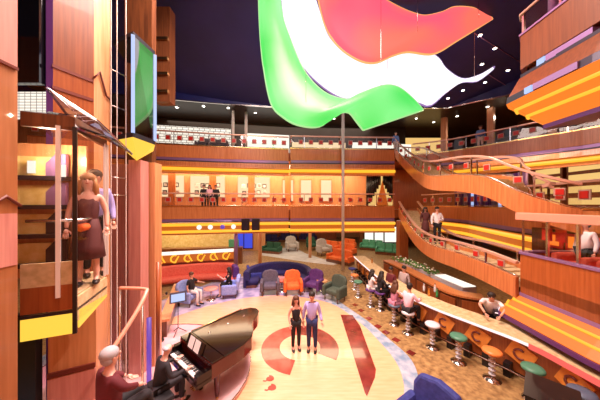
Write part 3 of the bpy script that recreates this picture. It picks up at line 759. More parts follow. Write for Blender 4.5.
mb = MB(); p0 = Vector((*lerp2(F1, F2, .35), 0)); n_ = 14
for k in range(n_):
    pass
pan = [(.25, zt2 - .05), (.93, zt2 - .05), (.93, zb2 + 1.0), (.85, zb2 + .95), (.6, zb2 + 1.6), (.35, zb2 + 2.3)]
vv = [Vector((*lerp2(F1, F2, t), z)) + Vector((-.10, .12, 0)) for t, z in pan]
MB().add(vv + [v + Vector((-.03, .03, 0)) for v in vv], [tuple(range(6)), tuple(range(11, 5, -1))] + [(i, (i + 1) % 6, 6 + (i + 1) % 6, 6 + i) for i in range(6)]).build('green_reflection', M['rib_g'], car2, True)  # glowing shape stands in for the green ribbon mirrored in the glass
# shaft under lift 2: rose pillar and smoky mullions
struct(MB().box(((at(133, 5.55)[0]) , 5.75, 2.75), (.30, .3, 5.5)), 'column', M['wood_pink'])
struct(MB().box(((at(147, 5.9)[0]), 6.1, 2.75), (.34, .3, 5.5)), 'column', M['wood_tan'])
mull = thing('lift_guide', 'tall chrome lift guide rails beside the rose pillar', 'guide rails', (-4.3, 5.2, 0))
for px, d in ((111, 5.0), (117, 5.1), (126, 5.3)):
    p = at(px, d); MB().box((p[0], p[1], 6), (.014, .014, 12)).build('rail', M['white_paint'], mull, True)
for z in (4.6, 5.0, 6.6, 7.4): MB().tube([Vector((*at(111, 5.0), z)), Vector((*at(126, 5.3), z))], .012, 6).build('tie_bar', M['chrome'], mull, True)
struct(MB().box((at(119, 5.9)[0] - .05, 6.3, 2.75), (1.1, .2, 5.5)), 'wall_shaft', M['wood_pink'])
struct(MB().box((at(119, 5.9)[0], 6.7, 7.2), (.8, .2, 10)), 'wall_shaft', M['wood_dark'])
struct(MB().box((at(162, 9)[0], 9.2, 10.4), (.62, .4, 3.8)), 'wall_shaft', M['wood_dark'])
for z in (8.9, 9.6, 10.2, 11): struct(MB().box((at(162, 9)[0], 8.97, z), (.5, .06, .12)), 'trim_85', M['brass'])

# ------------------------------------------------------------------ ground level back: walls, doors, windows
struct(MB().box((-5.3, 21.4, 1.7), (4.0, .2, 3.4)), 'wall_back', M['wood_tan'])
for i, px in enumerate((239, 248)):
    p = D(px, 238, 21.1); z0 = .35
    o = struct(MB().box((p.x, 21.25, 1.2), (.75, .08, 1.9)), 'door_%d' % (i + 1), M['blue_door'])
    MB().box((p.x, 21.28, 1.2), (.9, .06, 2.1)).build('door_frame', M['wood_dark'], o)
# dark framed white windows behind the green sofas
for i, px in enumerate((369, 379, 389, 397)):
    d = 22.5; a = at(px, d)
    o = struct(MB().box((a[0], d, 1.35), (.85, .05, 1.5)), 'window_%d' % (i + 1), M['white_lit'])
    MB().box((a[0], d + .04, 1.35), (1.0, .06, 1.7)).build('window_frame', M['black'], o)
struct(MB().box((8.3, 22.7, 1.7), (4.6, .2, 3.4)), 'wall_back', M['wood_dark'])
struct(MB().box((.5, 28, 1.7), (8, .2, 3.4)), 'wall_back', M['wood_red'])
struct(MB().box((7.35, 16.2, 1.6), (.6, .6, 3.2)), 'column', M['wood_red'])
for px, dd, m in ((236, 15.2, 'lilac'), (260, 16.0, 'wood_tan'), (310, 18.5, 'wood_tan')):
    a = at(px, dd); struct(MB().lathe((a[0], a[1], 0), [(.13, 0), (.13, 3.45)], 14), 'column', M[m])
# left side bar: mirror wall, partition with lit ledge
struct(MB().box((-9.0, 17.6, 1.7), (7.6, .2, 3.4), .16), 'wall_back', M['gold'])
mb = MB(); zz = [Vector((-11 + .55 * k, 17.25 + .55 * k * .16, 2.1 + (.35 if k % 2 else 0))) for k in range(11)]
mb.tube(zz, .05, 5); struct(mb, 'trim_86', M['zig'])
pa, pb = Vector((-8.3, 12.7, 0)), Vector((-4.1, 13.9, 0)); pang = math.atan2(1.2, 4.2)
part = thing('partition', 'low orange partition with glowing white ledge behind coral sofa', 'partition', pa)
MB().sweep([pa, pb], [(.1, 0), (.1, 1.5), (-.1, 1.5), (-.1, 0)]).build('panel', M['wood_tan'], part, True)
MB().sweep([pa, pb], [(.115, 1.06), (.115, 1.49), (.09, 1.49), (.09, 1.06)]).build('backlit_panel', M['cove'], part, True)
MB().sweep([pa, pb], [(.22, 1.5), (.22, 1.62), (-.2, 1.62), (-.2, 1.5)]).build('ledge', M['white_lit'], part, True)
MB().sweep([pa, pb], [(.13, .88), (.13, 1.0), (.09, 1.0), (.09, .88)]).build('dark_band', M['zig'], part, True)
for k in range(6):
    c = pa.lerp(pb, (k + .6) / 6.2); n = Vector((math.sin(pang), -math.cos(pang), 0)); c = c + n * .13
    mb = MB()
    for q in range(10):
        a0 = PI * .35 + q * PI * 1.3 / 10; a1 = a0 + PI * 1.3 / 10
        mb.tube([(.2 * math.cos(a0), 0, .2 * math.sin(a0)), (.2 * math.cos(a1), 0, .2 * math.sin(a1))], .045, 5)
    mb.box((.12, 0, -.02), (.07, .06, .38), M=Matrix.Rotation(.5 if k % 2 else -.5, 3, 'Y'))
    o = mb.build('scroll_motif', M['cove_y'], part); o.location = c + Vector((0, 0, 1.25)) - part.location; o.rotation_euler = (0, 0, pang)
MB().sweep([pa + Vector((0, -.15, 0)), pb + Vector((0, -.15, 0))], [(.02, 1.04), (.02, 1.07), (-.02, 1.07), (-.02, 1.04)]).build('trim_rail', M['brass'], part, True)
o = tag(MB().box((-4.95, 16.82, 1.475), (.7, .3, .55)).build('green_sign_box', M['teal_f'], bevel=.03), 'green box standing on the back bar left of lilac column', 'box')
# back counter that carries the green box
tag(MB().box((-7.6, 16.5, .6), (6.6, .6, 1.2), .12).build('back_counter', M['wood_dark']), 'dark back bar counter in front of gold mirror wall', 'counter')

# ------------------------------------------------------------------ furniture
def armchair(loc, rz, m, label, s=1.0, group=None):
    t = thing('armchair', label, 'armchair', loc, rz, group); t.scale = (s, s, s)
    MB().box((0, .02, .36), (.56, .60, .2)).build('seat', m, t, bevel=.06)
    Mx = Matrix.Rotation(-.16, 3, 'X')
    mb = MB(); prof = [(-.34, .0), (-.36, .4), (-.28, .56), (0, .62), (.28, .56), (.36, .4), (.34, 0)]
    n = len(prof); vs = [Mx @ Vector((x, y, z)) + Vector((0, -.30 if False else .30, .36)) for y in (-.08, .08) for x, z in prof]
    mb.add(vs, [tuple(range(n)), tuple(range(2 * n - 1, n - 1, -1))] + [(i, (i + 1) % n, n + (i + 1) % n, n + i) for i in range(n)])
    mb.build('backrest', m, t, bevel=.05)
    for sx in (-1, 1):
        MB().box((sx * .35, .0, .40), (.14, .66, .44)).build('arm', m, t, bevel=.06)
        for sy in (-.25, .27): MB().lathe((sx * .3, sy, 0), [(.02, 0), (.03, .2)], 8).build('leg', M['wood_dark'], t)
    return t
def sofa(loc, rz, m, label, L=2.0, group=None, arms=True):
    t = thing('sofa', label, 'sofa', loc, rz, group)
    MB().box((0, 0, .12), (L, .75, .2)).build('base', M['wood_dark'], t)
    n = max(1, round(L / .8)); w_ = (L - .3) / n
    for k in range(n):
        x = -(L - .3) / 2 + w_ * (k + .5)
        MB().box((x, -.04, .34), (w_ - .02, .66, .22)).build('seat_cushion', m, t, bevel=.05)
        MB().box((x, .32, .66), (w_ - .02, .2, .56), M=Matrix.Rotation(-.12, 3, 'X')).build('back_cushion', m, t, bevel=.06)
    if arms:
        for s in (-1, 1): MB().box((s * (L / 2 - .07), 0, .42), (.16, .8, .42)).build('arm', m, t, bevel=.05)
    return t
def arc_sofa(cx, cy, r, a0, a1, m, label, hb=.88):
    t = thing('curved_sofa', label, 'sofa', (cx, cy, 0))
    P = [Vector((r * math.cos(a0 + (a1 - a0) * k / 24), r * math.sin(a0 + (a1 - a0) * k / 24), 0)) for k in range(25)]
    # travelling clockwise: right-hand normal points to the centre
    MB().sweep(P, [(.06, 0), (.58, 0), (.58, .16), (.06, .16)]).build('base', M['wood_dark'], t)
    MB().sweep(P, [(.02, .16), (.64, .16), (.68, .30), (.64, .44), (.02, .44)], True).build('seat', m, t)
    n = 4
    for k in range(n):
        Q = P[k * 6:k * 6 + 7]
        MB().sweep(Q, [(.24, .40), (.20, hb - .06), (.12, hb), (-.02, hb), (-.10, hb - .08), (-.10, .05), (.1, .05)]).build('back_cushion', m, t, bevel=.03)
    return t
def round_table(loc, label, r=.3, h=.55, top=None, group=None):
    t = thing('round_table', label, 'table', loc, 0, group)
    MB().lathe((0, 0, h - .04), [(r - .02, 0), (r, .01), (r, .03), (r - .02, .04)], 24).build('tabletop', top or M['wood_tan'], t)
    MB().lathe((0, 0, .03), [(.03, 0), (.03, h - .07)], 10).build('pedestal', M['chrome'], t)
    MB().lathe((0, 0, 0), [(.2, 0), (.2, .015), (.06, .04)], 20).build('base', M['chrome'], t)
    return t
armchair(W(270, 294), .1, M['grey_f'], 'charcoal armchair left of the orange armchair at dance floor edge', 1.12)
armchair(W(293, 294), .1, M['orange_f'], 'bright orange armchair facing the dance floor', 1.12)
armchair(W(313, 292), -.5, M['purple_f'], 'plum armchair right of the orange armchair, behind standing couple', 1.1)
armchair(W(334.5, 300), -.75, M['dgreen_f'], 'dark green armchair at right end of dance floor chairs', 1.12)
round_table(W(282, 291), 'small round table between charcoal and orange armchairs', .26, .56, M['coral_f'])
round_table(W(322, 291), 'small round table beside the dark green armchair', .28, .56, M['wood_tan'])
arc_sofa(-1.15, 12.1, 1.75, PI * 1.08, -PI * .06, M['blue_f'], 'large curved navy sofa around a low table')
armchair(W(255, 282), PI / 2 + .3, M['royal_f'], 'royal blue tub chair at left end of the curved navy sofa', 1.0)
round_table((-1.1, 11.7, 0), 'round low table inside the curved navy sofa', .55, .5, M['wood_pink'])
armchair((2.16, 3.88, 0), -1.0, M['royal_f'], 'royal blue armchair at bottom edge by curved floor border', 1.2)
# coral sofa on the left with its partition, pale blue chairs, table
arc = thing('curved_sofa', 'long coral sofa along the orange partition', 'sofa', (-7.9, 12.0, 0))
P = [Vector(p) for p in ((-8.3, 11.2, 0), (-7.8, 12.2, 0), (-6.2, 12.9, 0), (-4.7, 13.2, 0), (-3.75, 12.9, 0), (-3.4, 12.2, 0))]
P = smooth(P, 5)
MB().sweep(P, [(.06, 0), (.58, 0), (.58, .16), (.06, .16)]).build('base', M['wood_dark'], arc, True)
MB().sweep(P, [(.02, .16), (.64, .16), (.68, .30), (.64, .44), (.02, .44)], True).build('seat', M['coral_f'], arc, True)
for k in range(5):
    MB().sweep(P[k * 5:k * 5 + 6], [(.24, .40), (.20, .92), (.12, .98), (-.02, .98), (-.10, .9), (-.10, .05), (.1, .05)]).build('back_cushion', M['coral_f' if k != 4 else 'purple_f'], arc, True, .03)
CHL = W(190, 304); CHR = W(230, 296)
armchair(CHL, 1.3, M['sky_f'], 'pale blue armchair holding the left seated guest by coral sofa', 1.05)
armchair(CHR, -1.4, M['sky_f'], 'pale blue armchair holding the right seated guest by coral sofa', 1.05)
round_table(W(211, 300), 'small round table between the two pale blue armchairs', .32, .55, M['wood_pink'])
# far lounge
sofa(W(272, 253), -.35, M['green_f'], 'bottle green sofa in far lounge left of grey chair', 1.7)
armchair(W(292, 251), .3, M['lgrey_f'], 'light grey armchair on the white tiled path', 1.4)
armchair(W(313, 250), .5, M['green_f'], 'green armchair between light grey armchairs in far lounge', 1.3)
armchair(W(324, 255), .4, M['lgrey_f'], 'light grey armchair in front of the orange booths', 1.4)
for i, (px, py, rz, ln) in enumerate(((269, 243, 0, 'left'), (288, 241.5, 0, 'middle'), (308, 241, 0, 'right'))):
    sofa(W(px, py), rz, M['blue_f'], 'navy sofa against far wall, %s of three in the back row' % ln, 2.1)
for i, (px, py, ln) in enumerate(((340, 263, 'nearest the lilac column'), (345, 254.5, 'second from the lilac column'), (329, 251, 'left one beside light grey armchair'), (347, 248.5, 'farthest of the row'))):
    sofa(W(px, py), -.75, M['orange_f'], 'orange booth sofa, ' + ln, 2.0 - .1 * i)
sofa(W(372, 250), -.45, M['teal_f'], 'sea green bench sofa under the white windows, left one', 2.2)
sofa(W(389, 254.5), -.45, M['teal_f'], 'sea green bench sofa under the white windows, right one', 2.2)

# things on the middle balcony
struct(MB().box((8.3, 5.0, 2.95), (.12, 6.0, 1.25)), 'wall_right', M['wood_dark'])
for k in range(7): struct(MB().box((8.2, 2.6 + .8 * k, 2.95), (.1, .12, 1.2)), 'wall_pilaster', M['wood_pink'])
for i, y in enumerate((5.55, 4.95, 4.3)):
    armchair((7.15, y, 2.35), -1.5, M['coral_f'], 'red armchair on near right balcony, %s of three' % ['farthest', 'middle', 'nearest'][i], 1.25)
t = thing('framed_poster', 'pair of red framed posters on dark balcony wall', 'poster', (8.2, 7.2, 3.25))
for k in range(2):
    f = MB().box((-.06, -.55 * k, 0), (.05, .46, .5)).build('frame', M['emblem'], t)
    MB().box((-.09, -.55 * k, 0), (.02, .3, .34)).build('print', M['cove_r'], f)

# ------------------------------------------------------------------ bar
bar_pts = [W(354.5, 254.5, 1.08), W(369.5, 269.5, 1.08), W(394, 288, 1.08), W(430, 305.5, 1.08), W(476, 323, 1.08), W(529, 343.5, 1.08), W(600, 380.5, 1.08), Vector((5.9, 2.5, 1.08))]
bar_pts[0].y = 14.4; bar_pts[0].x = 3.45
bp = smooth(bar_pts, 8); base = [Vector((p.x, p.y, 0)) for p in bp]
bar = thing('bar_counter', 'long curved bar counter with glowing edge and diamond front panels', 'bar', base[0])
MB().sweep(base, [(0, 1.02), (0, 1.08), (-.72, 1.08), (-.72, 1.02)]).build('countertop', M['carpet_sand'], bar, True, .01)
MB().sweep(base, [(-.22, .12), (-.14, 1.02), (-.6, 1.02), (-.6, .12)]).build('front_panel', M['wood_red'], bar, True)
MB().sweep(base, [(-.28, 0), (-.28, .12), (-.55, .12), (-.55, 0)]).build('plinth', M['black'], bar, True)
k1 = int(len(base) * .705)
MB().sweep(base[:k1 + 1], [(.0, 1.0), (.012, 1.0), (.012, 1.07), (.0, 1.07)]).build('edge_light', M['white_strip'], bar, True, label='pale pink edge light')
MB().sweep(base[k1:], [(.0, .96), (.02, .96), (.02, 1.085), (.0, 1.085)]).build('edge_light', M['pink_lit'], bar, True, label='red pink edge light')
for p, a in along(base, .43): MB().box((p.x - math.sin(a) * .14, p.y + math.cos(a) * .14, .17), (.14, .3, .34), a).build('foot_bracket', M['black'], bar, True)
foot_rail = [p + n * .02 for p, n in frames(base)]
MB().tube([p + Vector((0, 0, .2)) for p in foot_rail], .022, 8).build('foot_rail', M['wood_dark'], bar, True)
seg = along(base, .86)
for p, a in seg:
    n = Vector((math.sin(a), -math.cos(a), 0)); c = p - n * .15 + Vector((0, 0, .66))
    o = MB().box((0, 0, 0), (.5, .06, .46), M=Matrix.Rotation(.42, 3, 'Y')).build('diamond_panel', M['diamond'], bar); o.location = c - bar.location; o.rotation_euler = (0, 0, a)
    mb = MB(); pts = [(.12 * math.cos(q), -.045, .12 * math.sin(q)) for q in [PI * .3 + k * PI * 1.4 / 12 for k in range(13)]]
    mb.tube(pts, .026, 6); o2 = mb.build('letter_c', M['zig'], o)
def stool(loc, m, label, rz=0):
    t = thing('bar_stool', label, 'bar stool', (loc[0], loc[1], 0), rz)
    MB().lathe((0, 0, .66), [(.17, 0), (.205, .02), (.21, .05), (.19, .085), (.1, .10), (.001, .10)], 22).build('seat', m, t)
    MB().lathe((0, 0, .03), [(.025, 0), (.025, .63)], 10).build('pedestal', M['chrome'], t)
    mb = MB()
    for k in range(5): mb.lathe((0, 0, .12 + .11 * k), [(.03, 0), (.075, .012), (.075, .03), (.03, .042)], 14)
    mb.build('pedestal_ring', M['seat_white'], t)
    MB().lathe((0, 0, 0), [(.19, 0), (.19, .015), (.04, .05)], 20).build('base_plate', M['chrome'], t)
    return t
def Wst(px, py): p = W(px, py, .74); return (p.x, p.y)
STP = {'far1': (352, 268), 'far2': (354.5, 274.5), 'far3': (358, 281), 'lilac': (370.5, 289), 'black': (380, 292), 'mauve': (394, 304), 'pink': (408, 311.5), 'white': (432.5, 323.5), 'green': (458.5, 335.5), 'orange': (492, 350), 'green2': (533, 367), 'slate': (582, 391)}
ST = {k: Wst(*v) for k, v in STP.items()}
stool(ST['far1'], M['royal_f'], 'blue bar stool at far end of bar')
stool(ST['far2'], M['seat_orange'], 'orange bar stool near far end of the bar')
stool(ST['far3'], M['seat_green'], 'green bar stool left of woman in white top')
stool(ST['lilac'], M['purple_f'], 'plum bar stool under the woman in white top')
stool(ST['black'], M['purple_f'], 'plum bar stool under the woman in black')
stool(ST['mauve'], M['seat_blue'], 'bar stool under the woman in mauve dress')
stool(ST['pink'], M['seat_white'], 'bar stool under the man in pink shirt')
stool(ST['white'], M['seat_white'], 'empty white bar stool right of the man in pink')
stool(ST['green'], M['seat_green'], 'empty green bar stool between white and orange stools')
stool(ST['orange'], M['seat_orange'], 'empty orange bar stool between two green stools')
stool(ST['green2'], M['seat_green'], 'empty green bar stool behind the black cabinet')
stool(ST['slate'], M['seat_blue'], 'empty slate bar stool at right frame edge')
# back bar
bb = smooth([Vector((5.05, 13.6, 0)), Vector((5.35, 12.0, 0)), Vector((5.5, 10.4, 0)), Vector((5.65, 8.9, 0)), Vector((5.95, 8.35, 0)), Vector((6.6, 8.0, 0))], 6)
t = thing('back_bar', 'curved dark wood back bar cabinet under the lower staircase', 'cabinet', bb[0])
MB().sweep(bb, [(0, 0), (0, .95), (-.5, .95), (-.5, 0)]).build('carcass', M['wood_dark'], t, True)
MB().sweep(bb, [(.05, .95), (.05, 1.02), (-.52, 1.02), (-.52, .95)]).build('top', M['wood'], t, True)
for p, a in along(bb, .7):
    MB().box((p.x - .02, p.y, .48), (.6, .05, .75), a).build('door', M['wood_red'], t, True)
pl = smooth([Vector((5.75, 13.3, 0)), Vector((6.15, 11.6, 0)), Vector((6.35, 10.2, 0)), Vector((6.55, 8.9, 0))], 6)
t = thing('planter', 'long white planter trough with white flowers beneath the staircase', 'planter', pl[0])
MB().sweep(pl, [(.10, 0), (.14, 1.1), (-.5, 1.1), (-.5, 0)]).build('trough', M['seat_white'], t, True)
MB().sweep(pl[11:], [(.08, 1.1), (.08, 1.13), (-.46, 1.13), (-.46, 1.1)]).build('added_glow_top', M['white_lit'], t, True)  # glow added in place of bright light falling on the planter top
lf = MB(); fl = MB()
for p, a in along(pl[:12], .09):
    for k in range(3):
        c = p + Vector((random.uniform(-.3, .25), random.uniform(-.1, .1), 1.14 + random.uniform(0, .14)))
        lf.ell(c, (.09, .03, .05), 6, 4, Matrix.Rotation(random.uniform(0, 6), 3, 'Z') @ Matrix.Rotation(random.uniform(-.8, .8), 3, 'Y'))
    c = p + Vector((random.uniform(-.25, .2), 0, 1.24 + random.uniform(0, .12))); fl.ell(c, (.045, .045, .035), 6, 4)
o = lf.build('leaves', M['leafgreen'], t, True); o['kind'] = 'stuff'
o = fl.build('flowers', M['petal'], t, True); o['kind'] = 'stuff'
# glasses and bottles on the counter
for i, (px, py, m, lb) in enumerate(((424, 291, 'bottle_c', 'clear bottle on the bar right of man in pink'), (429, 296, 'bottle_a', 'amber bottle on the bar right of man in pink'), (437, 297, 'bottle_g', 'green bottle on the bar near the planter end'), (372, 263, 'bottle_a', 'amber bottle near far end of the bar'), (435, 292, 'bottle_c', 'clear bottle behind the green bottle on the bar'))):
    p = W(px, py, 1.08)
    t = thing('bottle', lb, 'bottle', p)
    MB().lathe((0, 0, 0), [(.04, 0), (.042, .02), (.042, .17), (.016, .23), (.015, .3)], 12).build('body', M[m], t)
    MB().lathe((0, 0, .29), [(.018, 0), (.018, .03)], 10).build('cap', M['black'], t)
p = W(503, 319, 1.08)
t = thing('cash_register', 'dark till with pale edge on the bar by bending bartender', 'till', (p.x + .25, p.y + .05, 1.08), -.55)
MB().box((0, 0, .08), (.75, .3, .16)).build('body', M['darkmetal'], t, bevel=.02)
MB().box((0, -.155, .13), (.72, .01, .03)).build('light_strip', M['white_strip'], t)
MB().box((.32, 0, .2), (.1, .2, .1)).build('display', M['screen'], t)
t = thing('black_cabinet', 'black box cabinet standing in front of the bar at bottom right', 'cabinet', (4.2, 3.75, 0), .75)
MB().box((0, 0, .62), (.74, .62, 1.22)).build('body', M['black'], t, bevel=.02)
MB().box((0, -.315, .62), (.64, .02, 1.05)).build('grille', M['darkmetal'], t)
MB().box((0, 0, 1.24), (.77, .65, .03)).build('top', M['black'], t)

# ------------------------------------------------------------------ grand piano
stz = .10
kc = (W(173, 348, .82) + W(207, 380, .82)) / 2
dv = (W(207, 380, .82) - W(173, 348, .82)); pang_ = math.atan2(dv.y, dv.x)
piano = thing('grand_piano', 'glossy black and mahogany grand piano on the pink stage', 'piano', (kc.x, kc.y, stz), pang_)
# local: x along keyboard (bass left), y away from the player
out = [(-.75, -.12), (.75, -.12), (.75, .75)] + [(.72, 1.0), (.62, 1.3), (.42, 1.5), (.2, 1.62), (.02, 1.85), (-.1, 2.1), (-.25, 2.28), (-.45, 2.33), (-.62, 2.25), (-.72, 2.05), (-.75, 1.8)]
MB().prism([(x, y) for x, y in out if y > .1] + [(-.75, .12), (.75, .12)][:0] + [], .62, .93).build('case', M['piano_red'], piano) if False else None
body = [(-.75, .14), (.75, .14)] + out[2:]
MB().prism(body, .60, .92).build('case', M['piano_red'], piano, bevel=.01)
MB().prism([(x * 1.02, y * 1.01 + .0) for x, y in [(-.75, .42), (.75, .42)] + out[2:]], .93, .965).build('lid', M['piano'], piano, bevel=.008)
MB().box((0, .28, .95), (1.5, .26, .03)).build('front_lid', M['piano'], piano)
MB().box((0, -.02, .64), (1.5, .32, .1)).build('keybed', M['piano'], piano)
for s in (-1, 1): MB().box((s * .69, -.02, .75), (.12, .32, .18)).build('cheek', M['piano'], piano)
mb = MB()
for k in range(52): mb.box((-.61 + 1.22 * (k + .5) / 52, -.06, .705), (1.22 / 52 - .003, .16, .03))
mb.build('white_keys', M['ivory'], piano)
mb = MB()
for k in range(51):
    if k % 7 in (1, 4): continue
    mb.box((-.61 + 1.22 * (k + 1) / 52, -.015, .728), (.012, .1, .02))
mb.build('black_keys', M['black'], piano)
MB().box((0, .17, 1.06), (.75, .03, .24), M=Matrix.Rotation(-.35, 3, 'X')).build('music_desk', M['piano'], piano)
for x, y in ((-.6, .35), (.6, .35), (-.42, 1.95)):
    l = MB().lathe((x, y, .05), [(.04, 0), (.05, .05), (.075, .5), (.085, .55)], 12).build('leg', M['piano_red'], piano)
    MB().lathe((x, y, 0), [(.035, 0), (.035, .05)], 10).build('caster', M['brass'], l)
MB().box((0, .25, .3), (.22, .08, .6)).build('pedal_lyre', M['piano'], piano)
for x in (-.06, 0, .06): MB().box((x, .15, .06), (.025, .16, .02)).build('pedal', M['brass'], piano)
MB().tube([(-.74, .42, .985), (-.74, 2.0, .985)], .012, 6).build('lid_hinge', M['brass'], piano)
for y in (.7, 1.25, 1.8): MB().lathe((-.35, y, .965), [(.03, 0), (.03, .012)], 10).build('lid_button', M['chrome'], piano)
pf = Vector((math.cos(pang_ + PI / 2), math.sin(pang_ + PI / 2), 0)); px_ = Vector((math.cos(pang_), math.sin(pang_), 0))
bpos = kc - pf * .62; bpos.z = stz
t = thing('piano_bench', 'black padded bench under the pianist', 'bench', bpos, pang_)
MB().box((0, 0, .44), (.75, .36, .1)).build('seat', M['c_black'], t, bevel=.02)
for x in (-.32, .32):
    for y in (-.13, .13): MB().box((x, y, .2), (.05, .05, .4)).build('leg', M['black'], t)
for s, (a_, lb) in enumerate(((-.13, 'left white sheet of music on the piano desk'), (.13, 'right white sheet of music on the piano desk'))):
    o = MB().box((0, 0, 0), (.22, .004, .24)).build('music_sheet', M['paper']); o.location = kc + px_ * a_ + pf * .135 + Vector((0, 0, 1.165 - kc.z)); o.rotation_euler = (-.35, 0, pang_); tag(o, lb, 'paper')
# microphone stand, music stand with tablet
p = W(184, 337, .1); 
t = thing('music_stand', 'black music stand with bluish tablet screen left of piano', 'stand', (p.x - .3, p.y + .2, .1), .5)
for k in range(3):
    a = k * 2 * PI / 3; MB().tube([(0, 0, .2), (.25 * math.cos(a), .25 * math.sin(a), .01)], .012, 6).build('leg', M['black'], t)
MB().tube([(0, 0, .2), (0, 0, 1.1)], .014, 6).build('pole', M['black'], t)
o = MB().box((0, 0, 1.2), (.5, .03, .34), M=Matrix.Rotation(-.5, 3, 'X')).build('tray', M['darkmetal'], t)
MB().box((0, -.03, 1.2), (.4, .02, .24), M=Matrix.Rotation(-.5, 3, 'X')).build('tablet_screen', M['screen'], o)
p = W(170, 345, .1)
t = thing('microphone_stand', 'thin boom microphone stand over the piano keys', 'stand', (p.x - .45, p.y + .2, .1))
MB().lathe((0, 0, 0), [(.14, 0), (.14, .02), (.02, .03)], 16).build('base', M['black'], t)
MB().tube([(0, 0, .02), (0, 0, 1.35)], .012, 6).build('pole', M['black'], t)
MB().tube([(0, 0, 1.35), (.3, -.15, 1.55)], .009, 6).build('boom', M['chrome'], t)
MB().ell((.32, -.16, 1.56), (.03, .03, .05)).build('microphone', M['black'], t)

# sloping partition and handrails at the left
pa2, pb2 = W(164, 322, .6), W(178, 285, .6)
t = thing('low_partition', 'low partition with sloping pale wood cap left of the piano', 'partition', (pa2.x, pa2.y, 0))
pth = [Vector((pa2.x, pa2.y, 0)), Vector((pb2.x, pb2.y, 0))]
MB().sweep(pth, [(.08, 0), (.08, .6), (-.08, .6), (-.08, 0)]).build('panel', M['wood_dark'], t, True)
MB().sweep(pth, [(.16, .6), (.16, .68), (-.16, .68), (-.16, .6)]).build('cap', M['wood_tan'], t, True)
hr = smooth([D(108, 356, 3.6), D(114, 347, 3.7), D(136, 313, 4.1), D(146, 293, 4.4), D(144, 289, 4.5), D(120, 288, 4.6)], 6)
t = thing('handrail', 'curved brown handrail on glass left of the seated guest', 'handrail', (hr[0].x, hr[0].y, 0))
MB().tube(hr, .035, 8).build('rail', M['pinkrail'], t, True)
mb = MB()
vs_ = [q for q in hr] + [Vector((q.x, q.y, .12)) for q in hr]; n = len(hr)
mb.add(vs_, [(i, i + 1, n + i + 1, n + i) for i in range(n - 1)]); mb.build('glass_panel', M['glass'], t, True)
for i in (0, n // 2, n - 1): MB().tube([hr[i], (hr[i].x, hr[i].y, 0)], .02, 6).build('post', M['chrome'], t, True)
for (px, y0, y1, d, m, lb) in ((158, 262, 345, 5.6, 'wood_red', 'tall red brown post by the sloping partition'), (149, 318, 345, 5.3, 'purple_lit', 'short violet glowing post added for the purple glow left of piano')):  # the violet post is added to give the purple glow among the glass
    a = D(px, y0, d)
    t = thing('slim_post', lb, 'post', (a.x, a.y, 0))
    MB().lathe((0, 0, 0), [(.09, 0), (.09, .04), (.045, .06)], 12).build('base', M['darkmetal'], t)
    MB().lathe((0, 0, .05), [(.05, 0), (.05, a.z - .05)], 12).build('shaft', M[m], t)

# ------------------------------------------------------------------ people
def skin_mesh(name, chains, m, parent, sub=1):
    """chains: list of (points, radii[, edges]) ; grown as one mesh with the Skin modifier"""
    vs, es, rs, roots = [], [], [], []
    for pts, rad, edges in chains:
        b = len(vs); roots.append(b); vs += [tuple(p) for p in pts]; rs += rad
        es += [(b + i, b + j) for i, j in (edges or [(k, k + 1) for k in range(len(pts) - 1)])]
    me = bpy.data.meshes.new(name); me.from_pydata(vs, es, [])
    o = bpy.data.objects.new(name, me); COL.objects.link(o)
    k = o.modifiers.new('k', 'SKIN'); k.use_smooth_shade = True
    sv = me.skin_vertices[0].data
    for i, r in enumerate(rs):
        sv[i].radius = r if isinstance(r, tuple) else (r, r); sv[i].use_root = i in roots
    o.modifiers.new('s', 'SUBSURF').levels = sub; o.modifiers['s'].render_levels = sub
    dg = bpy.context.evaluated_depsgraph_get()
    nm = bpy.data.meshes.new_from_object(o.evaluated_get(dg)); bpy.data.objects.remove(o); bpy.data.meshes.remove(me)
    nm.name = name; nm.materials.clear(); nm.materials.append(m)
    o = bpy.data.objects.new(name, nm); COL.objects.link(o); o.parent = parent
    return o
V = Vector
